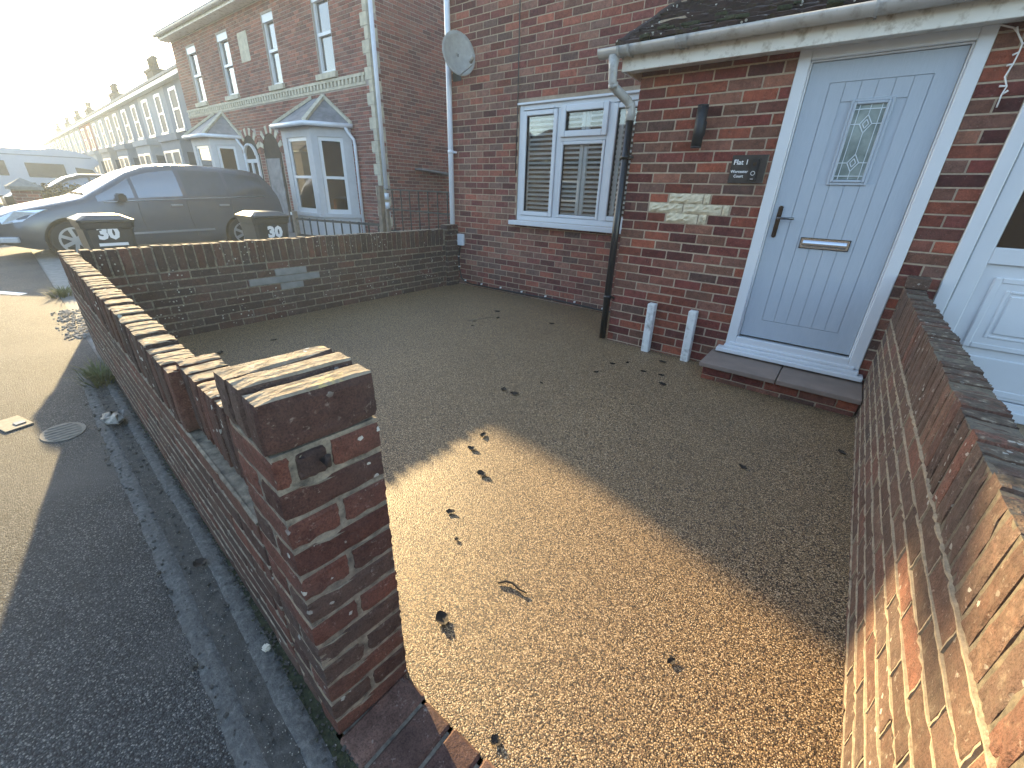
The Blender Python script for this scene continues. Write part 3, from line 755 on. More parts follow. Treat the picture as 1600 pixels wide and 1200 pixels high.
mb = MB(); mb.box(.9, 1.15, YD2 - .02, YD2, 1.045, 1.1); part('letterbox', bevel_mb(mb, .005), M['black'], d2)
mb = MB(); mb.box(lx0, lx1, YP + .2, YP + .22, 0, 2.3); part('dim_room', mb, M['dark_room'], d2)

# ================================================================== things on the house wall
def text_mesh(body, size, bold=0., shear=0.):
    cu = bpy.data.curves.new('text', 'FONT'); cu.body = body; cu.size = size; cu.extrude = .0008; cu.offset = bold; cu.shear = shear
    cu.align_x = 'CENTER'; cu.resolution_u = 2
    o = bpy.data.objects.new('text', cu); COL.objects.link(o)
    dg = bpy.context.evaluated_depsgraph_get(); me = bpy.data.meshes.new_from_object(o.evaluated_get(dg))
    bpy.data.objects.remove(o); bpy.data.curves.remove(cu)
    return me
def text_part(name, body, size, loc, ang, mat, parent, bold=0., shear=0., label=None, tilt=0.):
    me = text_mesh(body, size, bold, shear)
    me.transform(Matrix.Translation(Vector(loc) - base_of(parent)) @ Matrix.Rotation(ang, 4, 'Z') @ Matrix.Rotation(math.pi / 2 + tilt, 4, 'X'))
    return part(name, me, mat, parent, label)
wl = thing('wall_lamp', 'dark cylindrical up-and-down wall lamp on the brick beside the front door', 'wall lamp', (-1.14, YP, 1.82))
mb = MB(); mb.tube([(-1.14, YP - .066, 1.69), (-1.14, YP - .066, 1.955)], .038, 24); part('lamp_body', mb, M['lampmetal'], wl)
mb = MB(); mb.tube([(-1.14, YP - .066, 1.953), (-1.14, YP - .066, 1.962)], .0382, 24); mb.tube([(-1.14, YP - .066, 1.684), (-1.14, YP - .066, 1.692)], .0382, 24); part('rim', mb, M['lampmetal'], wl)
mb = MB(); mb.box(-1.17, -1.11, YP - .034, YP, 1.765, 1.865); part('mounting_bracket', bevel_mb(mb, .004), M['lampmetal'], wl)
sg = thing('flat_sign', 'smoky plastic flat number sign with doorbell, screwed between lamp and front door', 'sign', (-.755, YP, 1.54))
mb = MB(); mb.box(-.872, -.632, YP - .014, YP - .003, 1.447, 1.634); part('plate', bevel_mb(mb, .002), M['acrylic'], sg)
text_part('lettering', 'Flat 1', .046, (-.806, YP - .0148, 1.572), 0, M['white_text'], sg, .0006)
text_part('lettering', 'Worcester', .0265, (-.806, YP - .0148, 1.517), 0, M['white_text'], sg, .0004)
text_part('lettering', 'Court', .0265, (-.806, YP - .0148, 1.486), 0, M['white_text'], sg, .0004)
for x in (-.861, -.643):
    mb = MB(); mb.tube([(x, YP - .017, 1.54), (x, YP - .0, 1.54)], .0065, 10); part('screw', mb, M['black'], sg)
mb = MB(); mb.box(-.734, -.682, YP - .036, YP - .0135, 1.466, 1.61); db = part('doorbell', bevel_mb(mb, .005, 2), M['black'], sg)
mb = MB()
for k in range(20):
    a, b = 2 * math.pi * k / 20, 2 * math.pi * (k + 1) / 20
    P = lambda r, a: (-.708 + r * math.cos(a), YP - .0372, 1.513 + r * math.sin(a))
    mb.add([P(.0115, a), P(.0145, a), P(.0145, b), P(.0115, b)], [(0, 1, 2, 3)])
part('button_ring', mb, M['white_text'], db)
mb = MB(); mb.tube([(-.708, YP - .0375, 1.572), (-.708, YP - .035, 1.572)], .0125, 16); part('camera_lens', mb, M['glass_dark'], db)
mb = MB(); mb.box(-.718, -.698, YP - .0368, YP - .0355, 1.474, 1.477); part('brand_strip', mb, M['white_text'], db)

ds = thing('satellite_dish', 'round pale grey satellite dish bracketed at the far corner of the house', 'satellite dish', (-4.6, YH, 2.78))
nrm = Vector((.9, -.34, .2)).normalized(); cc = Vector((-4.36, YH - .24, 2.83))
ux = Vector((0, 0, 1)).cross(nrm).normalized(); uz = nrm.cross(ux)
mb = MB(); vs = []; fs = []; NR, NA = 6, 28
for i in range(NR + 1):
    r = i / NR
    for k in range(NA):
        a = 2 * math.pi * k / NA
        vs.append(cc + ux * (.215 * r * math.cos(a)) + uz * (.235 * r * math.sin(a)) + nrm * (.05 * r * r - .05))
for i in range(NR):
    for k in range(NA): fs.append((i * NA + k, (i + 1) * NA + k, (i + 1) * NA + (k + 1) % NA, i * NA + (k + 1) % NA))
mb.add(vs, fs, True)
dd = part('dish_face', mb, M['dish'], ds)
md = dd.modifiers.new('thickness', 'SOLIDIFY'); md.thickness = .006
mb = MB(); low = cc - uz * .22; mb.bar(low, low + nrm * .3 - uz * .02, .012); mb.tube([low + nrm * .27 + uz * .02, low + nrm * .36 + uz * .05], .022, 10); part('feed_arm', mb, M['dish'], ds)
mb = MB(); mb.bar(cc - nrm * .05, (-4.58, YH - .10, 2.76), .03); mb.bar((-4.58, YH - .10, 2.76), (-4.62, YH, 2.72), .028); mb.box(-4.70, -4.56, YH - .012, YH + .002, 2.62, 2.86); part('wall_bracket', mb, M['iron'], ds)
mb = MB(); mb.box(-4.655, -4.545, YH - .05, YH, .585, .745)
solo('junction_box', bevel_mb(mb, .006), M['pipe_white'], 'small white plastic junction box low on the brick beside the white corner pipe', 'junction box', (-4.6, YH, .585))
cb = thing('power_cable', 'black cable clipped along the foot of the house wall below the white junction box', 'cable', (-4.6, YH, 0))
pts = [(-4.6, .6), (-4.632, .54), (-4.66, .42), (-4.655, .25), (-4.61, .1), (-4.52, .05), (-4.38, .035), (-3.6, .045), (-2.86, .05), (-2.2, .035), (-1.8, .035)]
mb = MB(); mb.tube([(x, YH - .016, z) for x, z in pts], .0105, 8); part('cable_run', mb, M['black'], cb)
for (x, z) in ((-4.66, .42), (-4.655, .27), (-4.53, .075), (-4.2, .065), (-3.83, .07), (-3.45, .07), (-3.05, .072), (-2.6, .072), (-2.2, .06)):
    mb = MB(); mb.tube([(x, YH - .026, z), (x, YH - .0, z)], .011, 8); part('cable_clip', mb, M['white_text'], cb)
fl = [(.30, 2.222), (.36, 2.20), (.381, 2.179), (.419, 2.126), (.42, 2.088), (.417, 2.039), (.406, 1.984), (.43, 1.938), (.424, 1.901), (.426, 1.842)]
fy = thing('fairy_light_string', 'tangled white string of unlit fairy lights hanging on the brick right of the front door', 'fairy lights', (.41, YP, 2.0))
mb = MB(); mb.tube([(x, YP - .012, z) for x, z in fl], .004, 6)
mb.tube([(.6, YP - .012, 2.205), (.5, YP - .015, 2.17), (.43, YP - .012, 2.13)], .004, 6); part('wire', mb, M['fairy'], fy)
for (x, z, a, b) in ((.419, 2.126, .03, -.004), (.417, 2.039, -.022, -.006), (.43, 1.94, -.03, .0), (.381, 2.179, -.012, .022), (.424, 1.9, .018, .018), (.42, 2.09, -.02, -.012)):
    mb = MB(); mb.tube([(x, YP - .012, z), (x + a, YP - .02, z + b)], [.004, .0055], 6); part('bulb', mb, M['fairy'], fy)
for (x, tlt, lab) in ((-1.258, .02, 'short white-painted concrete post against the porch wall, the one nearer the black downpipe'), (-.89, .03, 'short white-painted concrete post against the porch wall, the one nearer the door step')):
    mb = MB(); w0, h = .034, .455
    mb.obox((x - tlt * .2, YP - .048 , h / 2 - .02), (1, 0, 0), (0, 1, 0), (-tlt, 0.015, 1), w0, w0, h / 2 + .02)
    o = solo('concrete_post', bevel_mb(mb, .006), M['post_white'], lab, 'post', (x, YP - .048, 0), 'white concrete stub posts by the porch')

# ================================================================== GARDEN WALLS
def frame_u(ang): return Vector((math.cos(ang), math.sin(ang), 0)), Vector((-math.sin(ang), math.cos(ang), 0))
def bed_joints(root, parent, mat, origin, ang, spans, proud, hw=.0055, seed=1, perp=()):
    rg = random.Random(seed); ca, sa = math.cos(ang), math.sin(ang); mb = MB()
    def P(u, out, z): return (origin[0] + ca * u + sa * out, origin[1] + sa * u - ca * out, origin[2] + z)
    for (u0, u1, z) in spans:
        n = max(4, int((u1 - u0) / .022)); vs = []
        dz = 0
        for i in range(n + 1):
            u = u0 + (u1 - u0) * i / n; dz = dz * .8 + rg.uniform(-.0012, .0012)
            h = hw * rg.uniform(.65, 1.25); o = proud * (rg.uniform(.4, 1.2) if rg.random() > .16 else -.8)
            vs += [P(u, -.006, z + dz - h - .002), P(u, o, z + dz - h * .6), P(u, o * .9, z + dz + h * .6), P(u, -.006, z + dz + h + .002)]
        mb.add(vs, [(i * 4 + k, (i + 1) * 4 + k, (i + 1) * 4 + k + 1, i * 4 + k + 1) for i in range(n) for k in range(3)])
    for (u, z0, z1) in perp:
        n = 4; vs = []
        for i in range(n + 1):
            z = z0 + (z1 - z0) * i / n; h = hw * rg.uniform(.6, 1.1); o = proud * rg.uniform(.1, .9)
            vs += [P(u - h, -.006, z), P(u - h * .6, o, z), P(u + h * .6, o, z), P(u + h, -.006, z)]
        mb.add(vs, [(i * 4 + k, (i + 1) * 4 + k, (i + 1) * 4 + k + 1, i * 4 + k + 1) for i in range(n) for k in range(3)])
    part('mortar_joint', mb, mat, parent)
def perps(rec): return [(b + .005, z0, z1) for (a, b, z0, z1) in rec]
# --- front wall (half brick, soldier course on top) with its end pillar
fwall = thing('front_garden_wall', 'low weathered brick front wall along the pavement ending in a square pillar', 'garden wall', (-2.7, .36, 0))
FB = Bricks(fwall, M['wall_brick'])
ang = WALL_SK; ud, nd = frame_u(ang)
P0 = Vector((-.709, .229, 0)); cosk = math.cos(ang)
Lw = 4.10 / cosk                        # from pillar side to the far corner, u negative
TH = .1025; ZS = .815; SH = .215
org = P0
mb = MB()
def wbox(mb, u0, u1, n0, n1, z0, z1): mb.obox(P0 + ud * ((u0 + u1) / 2) + nd * ((n0 + n1) / 2) + Vector((0, 0, (z0 + z1) / 2)), ud, nd, (0, 0, 1), (u1 - u0) / 2, (n1 - n0) / 2, (z1 - z0) / 2)
wbox(mb, -Lw + .01, -.2, .004, TH - .004, -.15, ZS - SH - .004)
core = part('mortar_core', mb, M['mortar_old'], fwall)
mb = MB(); wbox(mb, -Lw + .01, -.86, .012, TH - .012, ZS - SH - .004, ZS - .018); wbox(mb, -.85, -.23, .04, .13, ZS - SH - .002, ZS - .012)
capcore = part('cap_mortar', mb, M['mortar_gap'], fwall)
rec = []
nC = 9
for k in range(nC):
    z1 = ZS - SH - .010 - .075 * k; z0 = z1 - .065
    rec += lay_course(-Lw, -.225, z0, z1, .215, -.1125 * (k % 2))
FB.rects(rec, org, ang, TH, core, jit=.001, wear=.004)
bed_joints(fwall, core, M['mortar_old'], org, ang, [(-Lw, -.225, ZS - SH - .005 - .075 * k) for k in range(9)], .0016, .0036, 11)
u = -Lw; cap = []
while u < -.86: cap.append((u, u + .064, ZS - SH, ZS + random.uniform(-.006, .006))); u += .0755
FB.rects(cap, org, ang, TH, capcore, jit=.004, wear=.006)
u = -.852; cap = []; 
while u < -.235: cap.append((u, u + .065, ZS - SH + .01, ZS + .012 + random.uniform(-.004, .004))); u += .076
FB.rects(cap, P0 + nd * .03, ang, .112, capcore, jit=.003, wear=.006)
# pillar: 1 brick square, courses alternate a stretcher face with two headers
PW = .2235; ZC = .998; pang = ang
mb = MB(); wbox(mb, -PW + .008, -.0045, .004, PW - .004, -.15, ZC - .112)
pil = part('pillar', mb, M['mortar_old'], fwall)
mb = MB(); wbox(mb, -PW + .02, -.014, .012, PW - .012, ZC - .112, ZC - .014); pcap = part('pillar_cap', mb, M['mortar_gap'], fwall)
east = ang + math.pi / 2                 # face looking along the pillar's end
zt = ZC - .1145
for k in range(13):
    z1 = zt - .0745 * k - .004; z0 = z1 - .0668
    if k == 0: segs = [(0, .034), (.112, PW)]
    elif k % 2 == 1: segs = [(0, PW)]
    else: segs = [(0, .1075), (.1165, PW)]
    # end face (towards the gateway): bricks run along nd, 105 deep
    o_ = P0 - nd * 0
    deep = .1 if k % 2 == 1 else PW
    for (a, b) in segs:
        FB.items.append((P0 + nd * ((a + b) / 2) + Vector((0, 0, (z0 + z1) / 2)) + ud * random.uniform(-.001, .001), east, b - a, z1 - z0, deep, pil, .006, 'brick', M['wall_brick']))
    if k % 2 == 1:
        FB.items.append((P0 + nd * (PW / 2) + ud * (-.112) + Vector((0, 0, (z0 + z1) / 2)), east, PW, z1 - z0, .11, pil, .006, 'brick', M['wall_brick']))
for i in range(3):
    a = -PW + i * .0765
    FB.items.append((P0 + ud * (a + .0695) + nd * (PW / 2) + Vector((0, 0, ZC - .0545 + (.0, .004, -.002)[i])), east, PW + .004, .108, .068, pcap, .0075, 'brick', M['wall_brick']))
FB.build(300)
FB2 = brick_mesh(.058, .06, .04, 1, .006).copy(); ob_ = part('brick', FB2, M['recess_shade_brick'], pil, 'dark sooty half brick around the old gate hook')
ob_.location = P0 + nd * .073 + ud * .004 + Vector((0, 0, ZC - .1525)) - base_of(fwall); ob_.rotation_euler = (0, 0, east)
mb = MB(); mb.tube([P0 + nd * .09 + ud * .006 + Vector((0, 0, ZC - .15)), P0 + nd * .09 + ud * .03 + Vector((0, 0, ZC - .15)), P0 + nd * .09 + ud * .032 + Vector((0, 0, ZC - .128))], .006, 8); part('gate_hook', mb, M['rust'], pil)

# --- party wall on the left, running from the front wall to the house
lwall = thing('boundary_wall', 'low brick boundary wall on the left running from the pavement corner to the white downpipe', 'garden wall', (-4.8, 2.6, 0))
LB = Bricks(lwall, M['wall_brick2'])
XLW = -4.70; yA, yB = .50, 4.70
lang = math.pi / 2; o0 = (XLW, 0, 0)
mb = MB(); mb.box(XLW - .0985, XLW - .004, yA + .11, yB - .21, -.1, ZS - SH - .004); lcore = part('mortar_core', mb, M['mortar_old'], lwall)
mb = MB(); mb.box(XLW - .09, XLW - .012, yA + .11, yB - .21, ZS - SH - .004, ZS - .012); lcap = part('cap_mortar', mb, M['mortar_old'], lwall)
rec = []
for k in range(9):
    z1 = ZS - SH - .010 - .075 * k
    rec += lay_course(yA + .11, yB - .215, z1 - .065, z1, .215, -.1125 * (k % 2))
LB.rects(rec, o0, lang, TH, lcore, jit=.001, wear=.004)
u = yA + .11; cap = []
while u < yB - .27: cap.append((u, u + .065, ZS - SH, ZS + random.uniform(-.005, .005))); u += .0755
LB.rects(cap, o0, lang, TH, lcap, jit=.002, wear=.006)
mb = MB(); mb.box(XLW - .09, XLW + .022, yB - .2, yB + .03, -.1, .86); pier = part('end_pier', mb, M['mortar_old'], lwall)
for k in range(13):
    z1 = .875 - .0745 * k; z0 = z1 - .065
    LB.rects([(yB - .205, yB + .03, z0, z1)] if k % 2 else [(yB - .205, yB - .095, z0, z1), (yB - .085, yB + .03, z0, z1)], (XLW + .03, 0, 0), lang, .13, pier, jit=.003, wear=.006)
for (ya_, yb_, kk) in ((2.02, 2.36, 1), (1.75, 2.5, 2), (2.05, 2.3, 3)):
    z1 = ZS - SH - .010 - .075 * kk
    mb = MB(); mb.box(XLW - .05, XLW + .008, ya_, yb_, z1 - .066, z1 + .002); part('stone', bevel_mb(mb, .005), M['concrete'], lcore, 'pale grey replacement block in the wall face')
LB.build(300)

# --- dividing wall on the right
rwall = thing('dividing_wall', 'low brick wall on the right between the gravel drive and the white door, moss along its top', 'garden wall', (.4, 2.1, 0))
RB = Bricks(rwall, M['wall_brick3'])
XRW = .358; yA, yB = .12, YP - .005; ZR = .845
rang = -math.pi / 2
mb = MB(); mb.box(XRW + .004, XRW + .0985, yA, yB, -.1, ZR - SH - .004); rcore = part('mortar_core', mb, M['mortar_sand'], rwall)
mb = MB(); mb.box(XRW + .0045, XRW + .1, yA, yB - .12, ZR - SH - .004, ZR - .007); rcap = part('cap_mortar', mb, M['mortar_moss'], rwall)
rec = []
for k in range(9):
    z1 = ZR - SH - .010 - .075 * k
    rec += lay_course(-yB, -yA, z1 - .065, z1, .215, -.1125 * (k % 2) - .05)
RB.rects(rec, (XRW, 0, 0), rang, TH, rcore, jit=.001, wear=.0045)
bed_joints(rwall, rcore, M['mortar_sand'], (XRW, 0, 0), rang, [(-yB, -yA, ZR - SH - .005 - .075 * k) for k in range(9)], .0028, .0043, 12, perps(rec))
u = -yB + .115; cap = []
while u < -yA: cap.append((u, u + .066, ZR - SH, ZR + random.uniform(-.008, .008))); u += .0762
RB.rects(cap, (XRW, 0, 0), rang, TH + .003, rcap, jit=.0015, wear=.006)
RB.rects([(-yB, -yB + .105, ZR - SH, ZR - SH + .06), (-yB, -yB + .105, ZR - .145, ZR - .08), (-yB, -yB + .105, ZR - .07, ZR - .005), (-yB, -yB + .105, ZR + .005, ZR + .075)], (XRW, 0, 0), rang, .11, rcore, wear=.0045)
RB.build(300)
# --- brick threshold across the gateway
th = thing('brick_threshold', 'row of bricks laid flat across the gateway between pillar and right wall', 'threshold', (-.15, .33, 0))
mb = MB(); mb.box(-.72, .36, .225, .43, -.08, .004); tb = part('mortar_bed', mb, M['mortar_old'], th)
for i in range(10):
    x = -.700 + i * .1085
    mb = MB(); mb.box(x, x + .098, .222, .432 + random.uniform(-.004, .006), -.04, .012 + random.uniform(-.002, .003)); part('brick', bevel_mb(mb, .007), M['thresh_brick'], th)

# ================================================================== litter on the drive and pavement
def leaf(x, y, s, a, lab, z=.006):
    mb = MB(); n = 6; vs = []; fs = []
    for i in range(n + 1):
        q = i / n; w = s * .42 * math.sin(math.pi * min(.97, q * .92 + .06)) * random.uniform(.7, 1.2)
        for k in (-1, 0, 1):
            lx, ly = s * (q - .5), w * k
            zz = z + s * (.12 * (k * k) + .1 * abs(2 * q - 1) ** 2 + random.uniform(-.03, .03))
            vs.append((x + lx * math.cos(a) - ly * math.sin(a), y + lx * math.sin(a) + ly * math.cos(a), zz))
    for i in range(n):
        for k in range(2): fs.append((i * 3 + k, (i + 1) * 3 + k, (i + 1) * 3 + k + 1, i * 3 + k + 1))
    mb.add(vs, fs)
    return solo('dead_leaf', mb, M['leaf_dead'], lab, 'leaf', (x, y, z), 'dark curled leaves lying on the gravel drive')
LV = [(-1.414, 1.606, .05, 'dark dead leaf right at the tip of the sunlit patch of gravel'),
      (-1.369, 1.457, .05, 'dark dead leaf just inside the sunlit patch, second from its tip'),
      (-1.169, 1.319, .055, 'dark dead leaf third from the tip of the sunlit gravel patch'),
      (-1.093, 1.019, .04, 'small dark leaf on sunlit gravel level with the middle of the pillar'),
      (-.955, .92, .022, 'tiny dark leaf scrap below the small leaf on the sunlit gravel'),
      (-.74, .632, .055, 'ragged blackened leaf on the sunlit gravel nearest the pillar'),
      (-1.723, 2.184, .05, 'round dark leaf in the shade, left one of the pair above the sunlit tip'),
      (-1.616, 2.178, .06, 'elongated dark leaf in the shade, right one of the pair above the sunlit tip'),
      (-2.391, 3.87, .05, 'lone dark leaf in the shade near the foot of the black downpipe'),
      (-3.082, 3.344, .035, 'small dark leaf in the shade far out from the window wall'),
      (-3.158, 3.839, .06, 'dark leaf closest to the wall below the left of the window'),
      (-2.973, 3.628, .055, 'dark leaf just in front of the one closest to the window wall'),
      (-1.36, 2.945, .04, 'dark leaf leftmost of the scatter in front of the concrete posts'),
      (-1.338, 3.211, .045, 'dark leaf in front of the left concrete post'),
      (-1.067, 3.228, .045, 'dark leaf between the two concrete posts, lower one'),
      (-1.253, 3.328, .035, 'small dark leaf between the two concrete posts, upper one'),
      (-1.022, 3.558, .06, 'dark leaf closest to the right concrete post'),
      (-.923, 3.25, .045, 'dark leaf below the right concrete post'),
      (-.852, 3.08, .055, 'dark leaf nearest the corner of the door step'),
      (-1.576, 2.466, .03, 'small dark leaf midway between the pair and the concrete posts'),
      (-2.981, 3.204, .03, 'small dark leaf nearest the middle of the shaded gravel'),
      (-.124, 2.284, .045, 'single dark leaf on shaded gravel in front of the step by the right wall'),
      (-3.986, 1.138, .06, 'dark leaf behind the front wall close to the left boundary wall'),
      (-3.998, 1.585, .05, 'dark leaf lying off the middle of the left boundary wall'),
      (-.375, .481, .03, 'small dark scrap on the sunlit gravel by the brick threshold'),
      (-.079, .986, .03, 'dark scrap low on the sunlit gravel towards the right wall'),
      (.30, 2.834, .05, 'dark leaf tucked against the foot of the right wall')]
for (x, y, s, lab) in LV: leaf(x, y, s * 1.05, random.uniform(0, 3.1), lab)
mb = MB(); mb.tube([(-.685, .862, .01), (-.665, .885, .014), (-.637, .893, .016), (-.605, .888, .014), (-.575, .895, .01)], [.004, .005, .005, .004, .002], 6)
solo('dry_twig', mb, M['leaf_dead'], 'thin curved dry twig on the sunlit gravel', 'twig', (-.637, .88, .01))
mb = MB(); mb.tube([(-3.15, 3.30, .008), (-3.1, 3.45, .012), (-3.03, 3.62, .01)], .004, 5); mb.tube([(-3.1, 3.45, .012), (-3.17, 3.6, .012)], .003, 5)
solo('straw_stalk', mb, M['wood'], 'thin pale stalk lying on the shaded gravel out from the window', 'twig', (-3.1, 3.45, .008))
mb = MB(); rg = random.Random(3)
vs = []; fs = []; NA, NR = 10, 6
for i in range(NR):
    for k in range(NA):
        a = 2 * math.pi * k / NA; r = .038 * math.sin(math.pi * (i + .6) / (NR + .2)) * rg.uniform(.6, 1.5)
        vs.append((-3.18 + r * 1.9 * math.cos(a), .285 + r * 1.2 * math.sin(a), .012 + .075 * i / NR + rg.uniform(-.012, .012)))
for i in range(NR - 1):
    for k in range(NA): fs.append((i * NA + k, i * NA + (k + 1) % NA, (i + 1) * NA + (k + 1) % NA, (i + 1) * NA + k))
mb.add(vs, fs); solo('crumpled_wrapper', mb, M['foil'], 'crumpled grey wrapper lying in the concrete channel by the front wall', 'litter', (-3.18, .285, .01))
mb = MB(); mb.obox((-1.09, .216, .016), (1, .3, 0), (-.3, 1, .2), (0, -.2, 1), .012, .01, .009); solo('white_pebble', bevel_mb(mb, .005, 2), M['pebble'], 'small white pebble in the dirt at the foot of the front wall', 'pebble', (-1.09, .216, .016))
leaf(-1.612, .209, .05, .4, 'x', .014); lo = COL.objects[-1]; lo['label'] = 'dark curled leaf lying in the concrete channel outside the front wall'; del lo['group']
cv = thing('drain_cover', 'oval ribbed metal cover set in the pavement beside the front wall', 'drain cover', (-3.27, .07, 0))
mb = MB(); cx, cy = -3.27, .07
def oval(r0, z): return [(cx + r0 * .125 * math.cos(2 * math.pi * k / 24), cy + r0 * .095 * math.sin(2 * math.pi * k / 24), z) for k in range(24)]
mb.prism(oval(1, 0), (0, 0, 0), (0, 0, .004)); part('plate', mb, M['cover'], cv)
for k in range(6):
    x = cx - .09 + k * .036; h = .075 * math.sqrt(max(.1, 1 - ((x - cx) / .125) ** 2)); mb = MB(); mb.box(x - .008, x + .008, cy - h, cy + h, .004, .0075); part('rib', bevel_mb(mb, .002), M['cover'], cv)
vc = thing('valve_cover', 'small rectangular concrete utility cover with a black keyhole on the pavement', 'utility cover', (-3.6, -.1, 0))
mb = MB(); mb.obox((-3.6, -.1, .004), (1, .25, 0), (-.25, 1, 0), (0, 0, 1), .1, .06, .004); part('plate', bevel_mb(mb, .002), M['cover'], vc)
mb = MB(); mb.obox((-3.57, -.07, .0105), (1, .25, 0), (-.25, 1, 0), (0, 0, 1), .022, .022, .002); part('keyhole', mb, M['black'], vc)

# ================================================================== NEIGHBOURS' FRONTAGE
def bin_(x, y, w, d, h, lab, flip, tilt=0):
    b = thing('wheelie_bin', lab, 'wheelie bin', (x, y, 0), 'wheelie bins numbered 30')
    mb = MB(); kb = .78
    def ring(z, k, e=0): 
        hw, hd = w / 2 * k + e, d / 2 * k + e; c = .03
        return [(x - hd + c, y - hw, z), (x + hd - c, y - hw, z), (x + hd, y - hw + c, z), (x + hd, y + hw - c, z), (x + hd - c, y + hw, z), (x - hd + c, y + hw, z), (x - hd, y + hw - c, z), (x - hd, y - hw + c, z)]
    rs = [ring(.03, kb), ring(h * .84, .965), ring(h * .86, 1.0, .006), ring(h * .92, 1.0, .012)]
    mb.add(sum(rs, []), [(i * 8 + k, i * 8 + (k + 1) % 8, (i + 1) * 8 + (k + 1) % 8, (i + 1) * 8 + k) for i in range(3) for k in range(8)] + [tuple(range(8)), tuple(range(24, 32))])
    part('bin_body', mb, M['binplastic'], b)
    mb = MB(); rs = [ring(h * .925, 1.02, .018), ring(h * .95, 1.02, .018), ring(h, .72)]
    mb.add(sum(rs, []), [(i * 8 + k, i * 8 + (k + 1) % 8, (i + 1) * 8 + (k + 1) % 8, (i + 1) * 8 + k) for i in range(2) for k in range(8)] + [tuple(range(8)), tuple(range(16, 24))])
    part('lid', mb, M['binplastic'], b)
    mb = MB(); mb.tube([(x - d / 2 - .05, y - w * .35, h * .93), (x - d / 2 - .05, y + w * .35, h * .93)], .016, 8)
    for s in (-1, 1): mb.bar((x - d / 2 + .01, y + s * w * .33, h * .9), (x - d / 2 - .05, y + s * w * .33, h * .93), .03)
    part('handle', mb, M['binplastic'], b)
    for s in (-1, 1):
        mb = MB(); mb.tube([(x - d / 2 - .0, y + s * w * .40, .1), (x - d / 2 - .0, y + s * w * .48, .1)], .1, 16); part('wheel', mb, M['tyre'], b)
    zc = h * (.76 if not flip else .70)
    fx = lambda z: x + d / 2 * (kb + (.965 - kb) * z / (h * .84)) + .004
    tl = math.atan2(d / 2 * (.965 - kb), h * .84)
    text_part('number', '30', .19, (fx(zc) + .0, y + (.02 if flip else -.02), zc - .02), math.pi / 2, M['sticker'], b, .011, 0, None, tl)
    z2 = zc + (.17 if flip else -.085); mb = MB(); mb.obox((fx(z2), y, z2), (0, 1, 0), (1, 0, 0), (0, 0, 1), .13, .002, .016); part('sticker', mb, M['sticker'], b)
    return b
bin_(-7.0, 1.19, .46, .5, .95, 'dark wheelie bin numbered 30 standing near the front corner of the boundary wall', False)
bin_(-6.5, 2.78, .46, .5, .99, 'dark wheelie bin numbered 30 standing behind the middle of the boundary wall', True)

# railing and gate in front of the red house
rl = thing('metal_railing', 'dark metal railing in front of the pale bay window of the red brick house', 'railing', (-7.9, 4.75, 0))
for x, h, w in ((-9.55, .82, .09), (-6.5, 1.36, .09), (-6.33, 1.0, .06)):
    mb = MB(); mb.box(x - w / 2, x + w / 2, 4.7, 4.7 + w, -.02, h); part('post', bevel_mb(mb, .006), M['wood'], rl)
for z in (.74, .42):
    mb = MB(); mb.bar((-9.5, 4.745, z - .07), (-6.5, 4.745, z), .035, .04); part('rail', mb, M['iron'], rl)
for i in range(10):
    x = -9.25 + i * .29; mb = MB(); mb.bar((x, 4.745, .03), (x, 4.745, .70 + (x + 9.5) * .022), .02); part('bar', mb, M['iron'], rl)
mb = MB(); mb.box(-9.62, -9.56, 4.69, 4.70, .74, .80); part('plaque', mb, M['sticker'], rl)
tr = thing('wire_trellis', 'thin dark wire fence panel across the side passage beside the house corner', 'fence', (-5.7, 4.75, 0))
for z in (1.3, 1.0, .66):
    mb = MB(); mb.bar((-6.32, 4.76, z + .01), (-4.86, 4.76, z), .022); part('rail', mb, M['iron'], tr)
for i in range(7):
    x = -6.2 + i * .215; mb = MB(); mb.bar((x, 4.76, 0), (x, 4.76, 1.3), .014); part('upright', mb, M['iron'], tr)
mb = MB(); mb.box(-6.28, -4.88, 4.775, 4.79, 0, .66); part('solid_panel', mb, M['wood'], tr)

# ------------------------------------------------------------------ red brick house with two bays
RX0, RX1, RY = -8.96, -19.6, 6.6
red = thing('red_brick_house', 'two-storey red brick double house with two white bay windows and cream quoins', 'house', (-14.2, 6.6, 0))
WZ0, WZ1 = 3.68, 5.16
UW = [(-10.93, -10.28), (-13.28, -12.70), (-16.1, -15.38), (-18.5, -17.75)]
mb = MB(); ztop = 5.57
edges = sorted([(a, b) for a, b in UW]); xs = RX1
for (a, b) in edges + [(RX0, RX0)]:
    mb.box(xs, a, RY + .006, RY + .24, -.1, ztop); xs = b
for (a, b) in edges: mb.box(a, b, RY + .006, RY + .24, -.1, WZ0); mb.box(a, b, RY + .006, RY + .24, WZ1, ztop)
mb.box(RX0 - .25, RX0 - .006, RY + .24, 15, -.1, ztop); mb.box(RX1 + .006, RX1 + .25, RY + .24, 15, -.1, ztop)
rw = part('wall', mb, M['mortar_red'], red)
RBk = Bricks(red, M['red_brick'])
rec = []
holes = [(a - .02, b + .02, WZ0 - .12, WZ1 + .02) for a, b in UW] + [(RX1, RX0, 3.36, 3.55), (-14.5, -13.4, -.1, 2.7), (-15.85, -14.75, -.1, 2.75)]
for k in range(72):
    z = .0 + .0755 * k
    rec += lay_course(RX1, RX0 - .12 - .11 * (k // 3 % 2), z, z + .064, .218, -.114 * (k % 2), .011, holes)
RBk.rects(rec, (0, RY, 0), 0, .05, rw)
rec = []
for k in range(72):
    z = .0 + .0755 * k
    rec += lay_course(RY + .12, 13.5, z, z + .064, .218, -.114 * (k % 2), .011)
RBk.rects(rec, (RX0, 0, 0), math.pi / 2, .05, rw)
RBk.build(300)
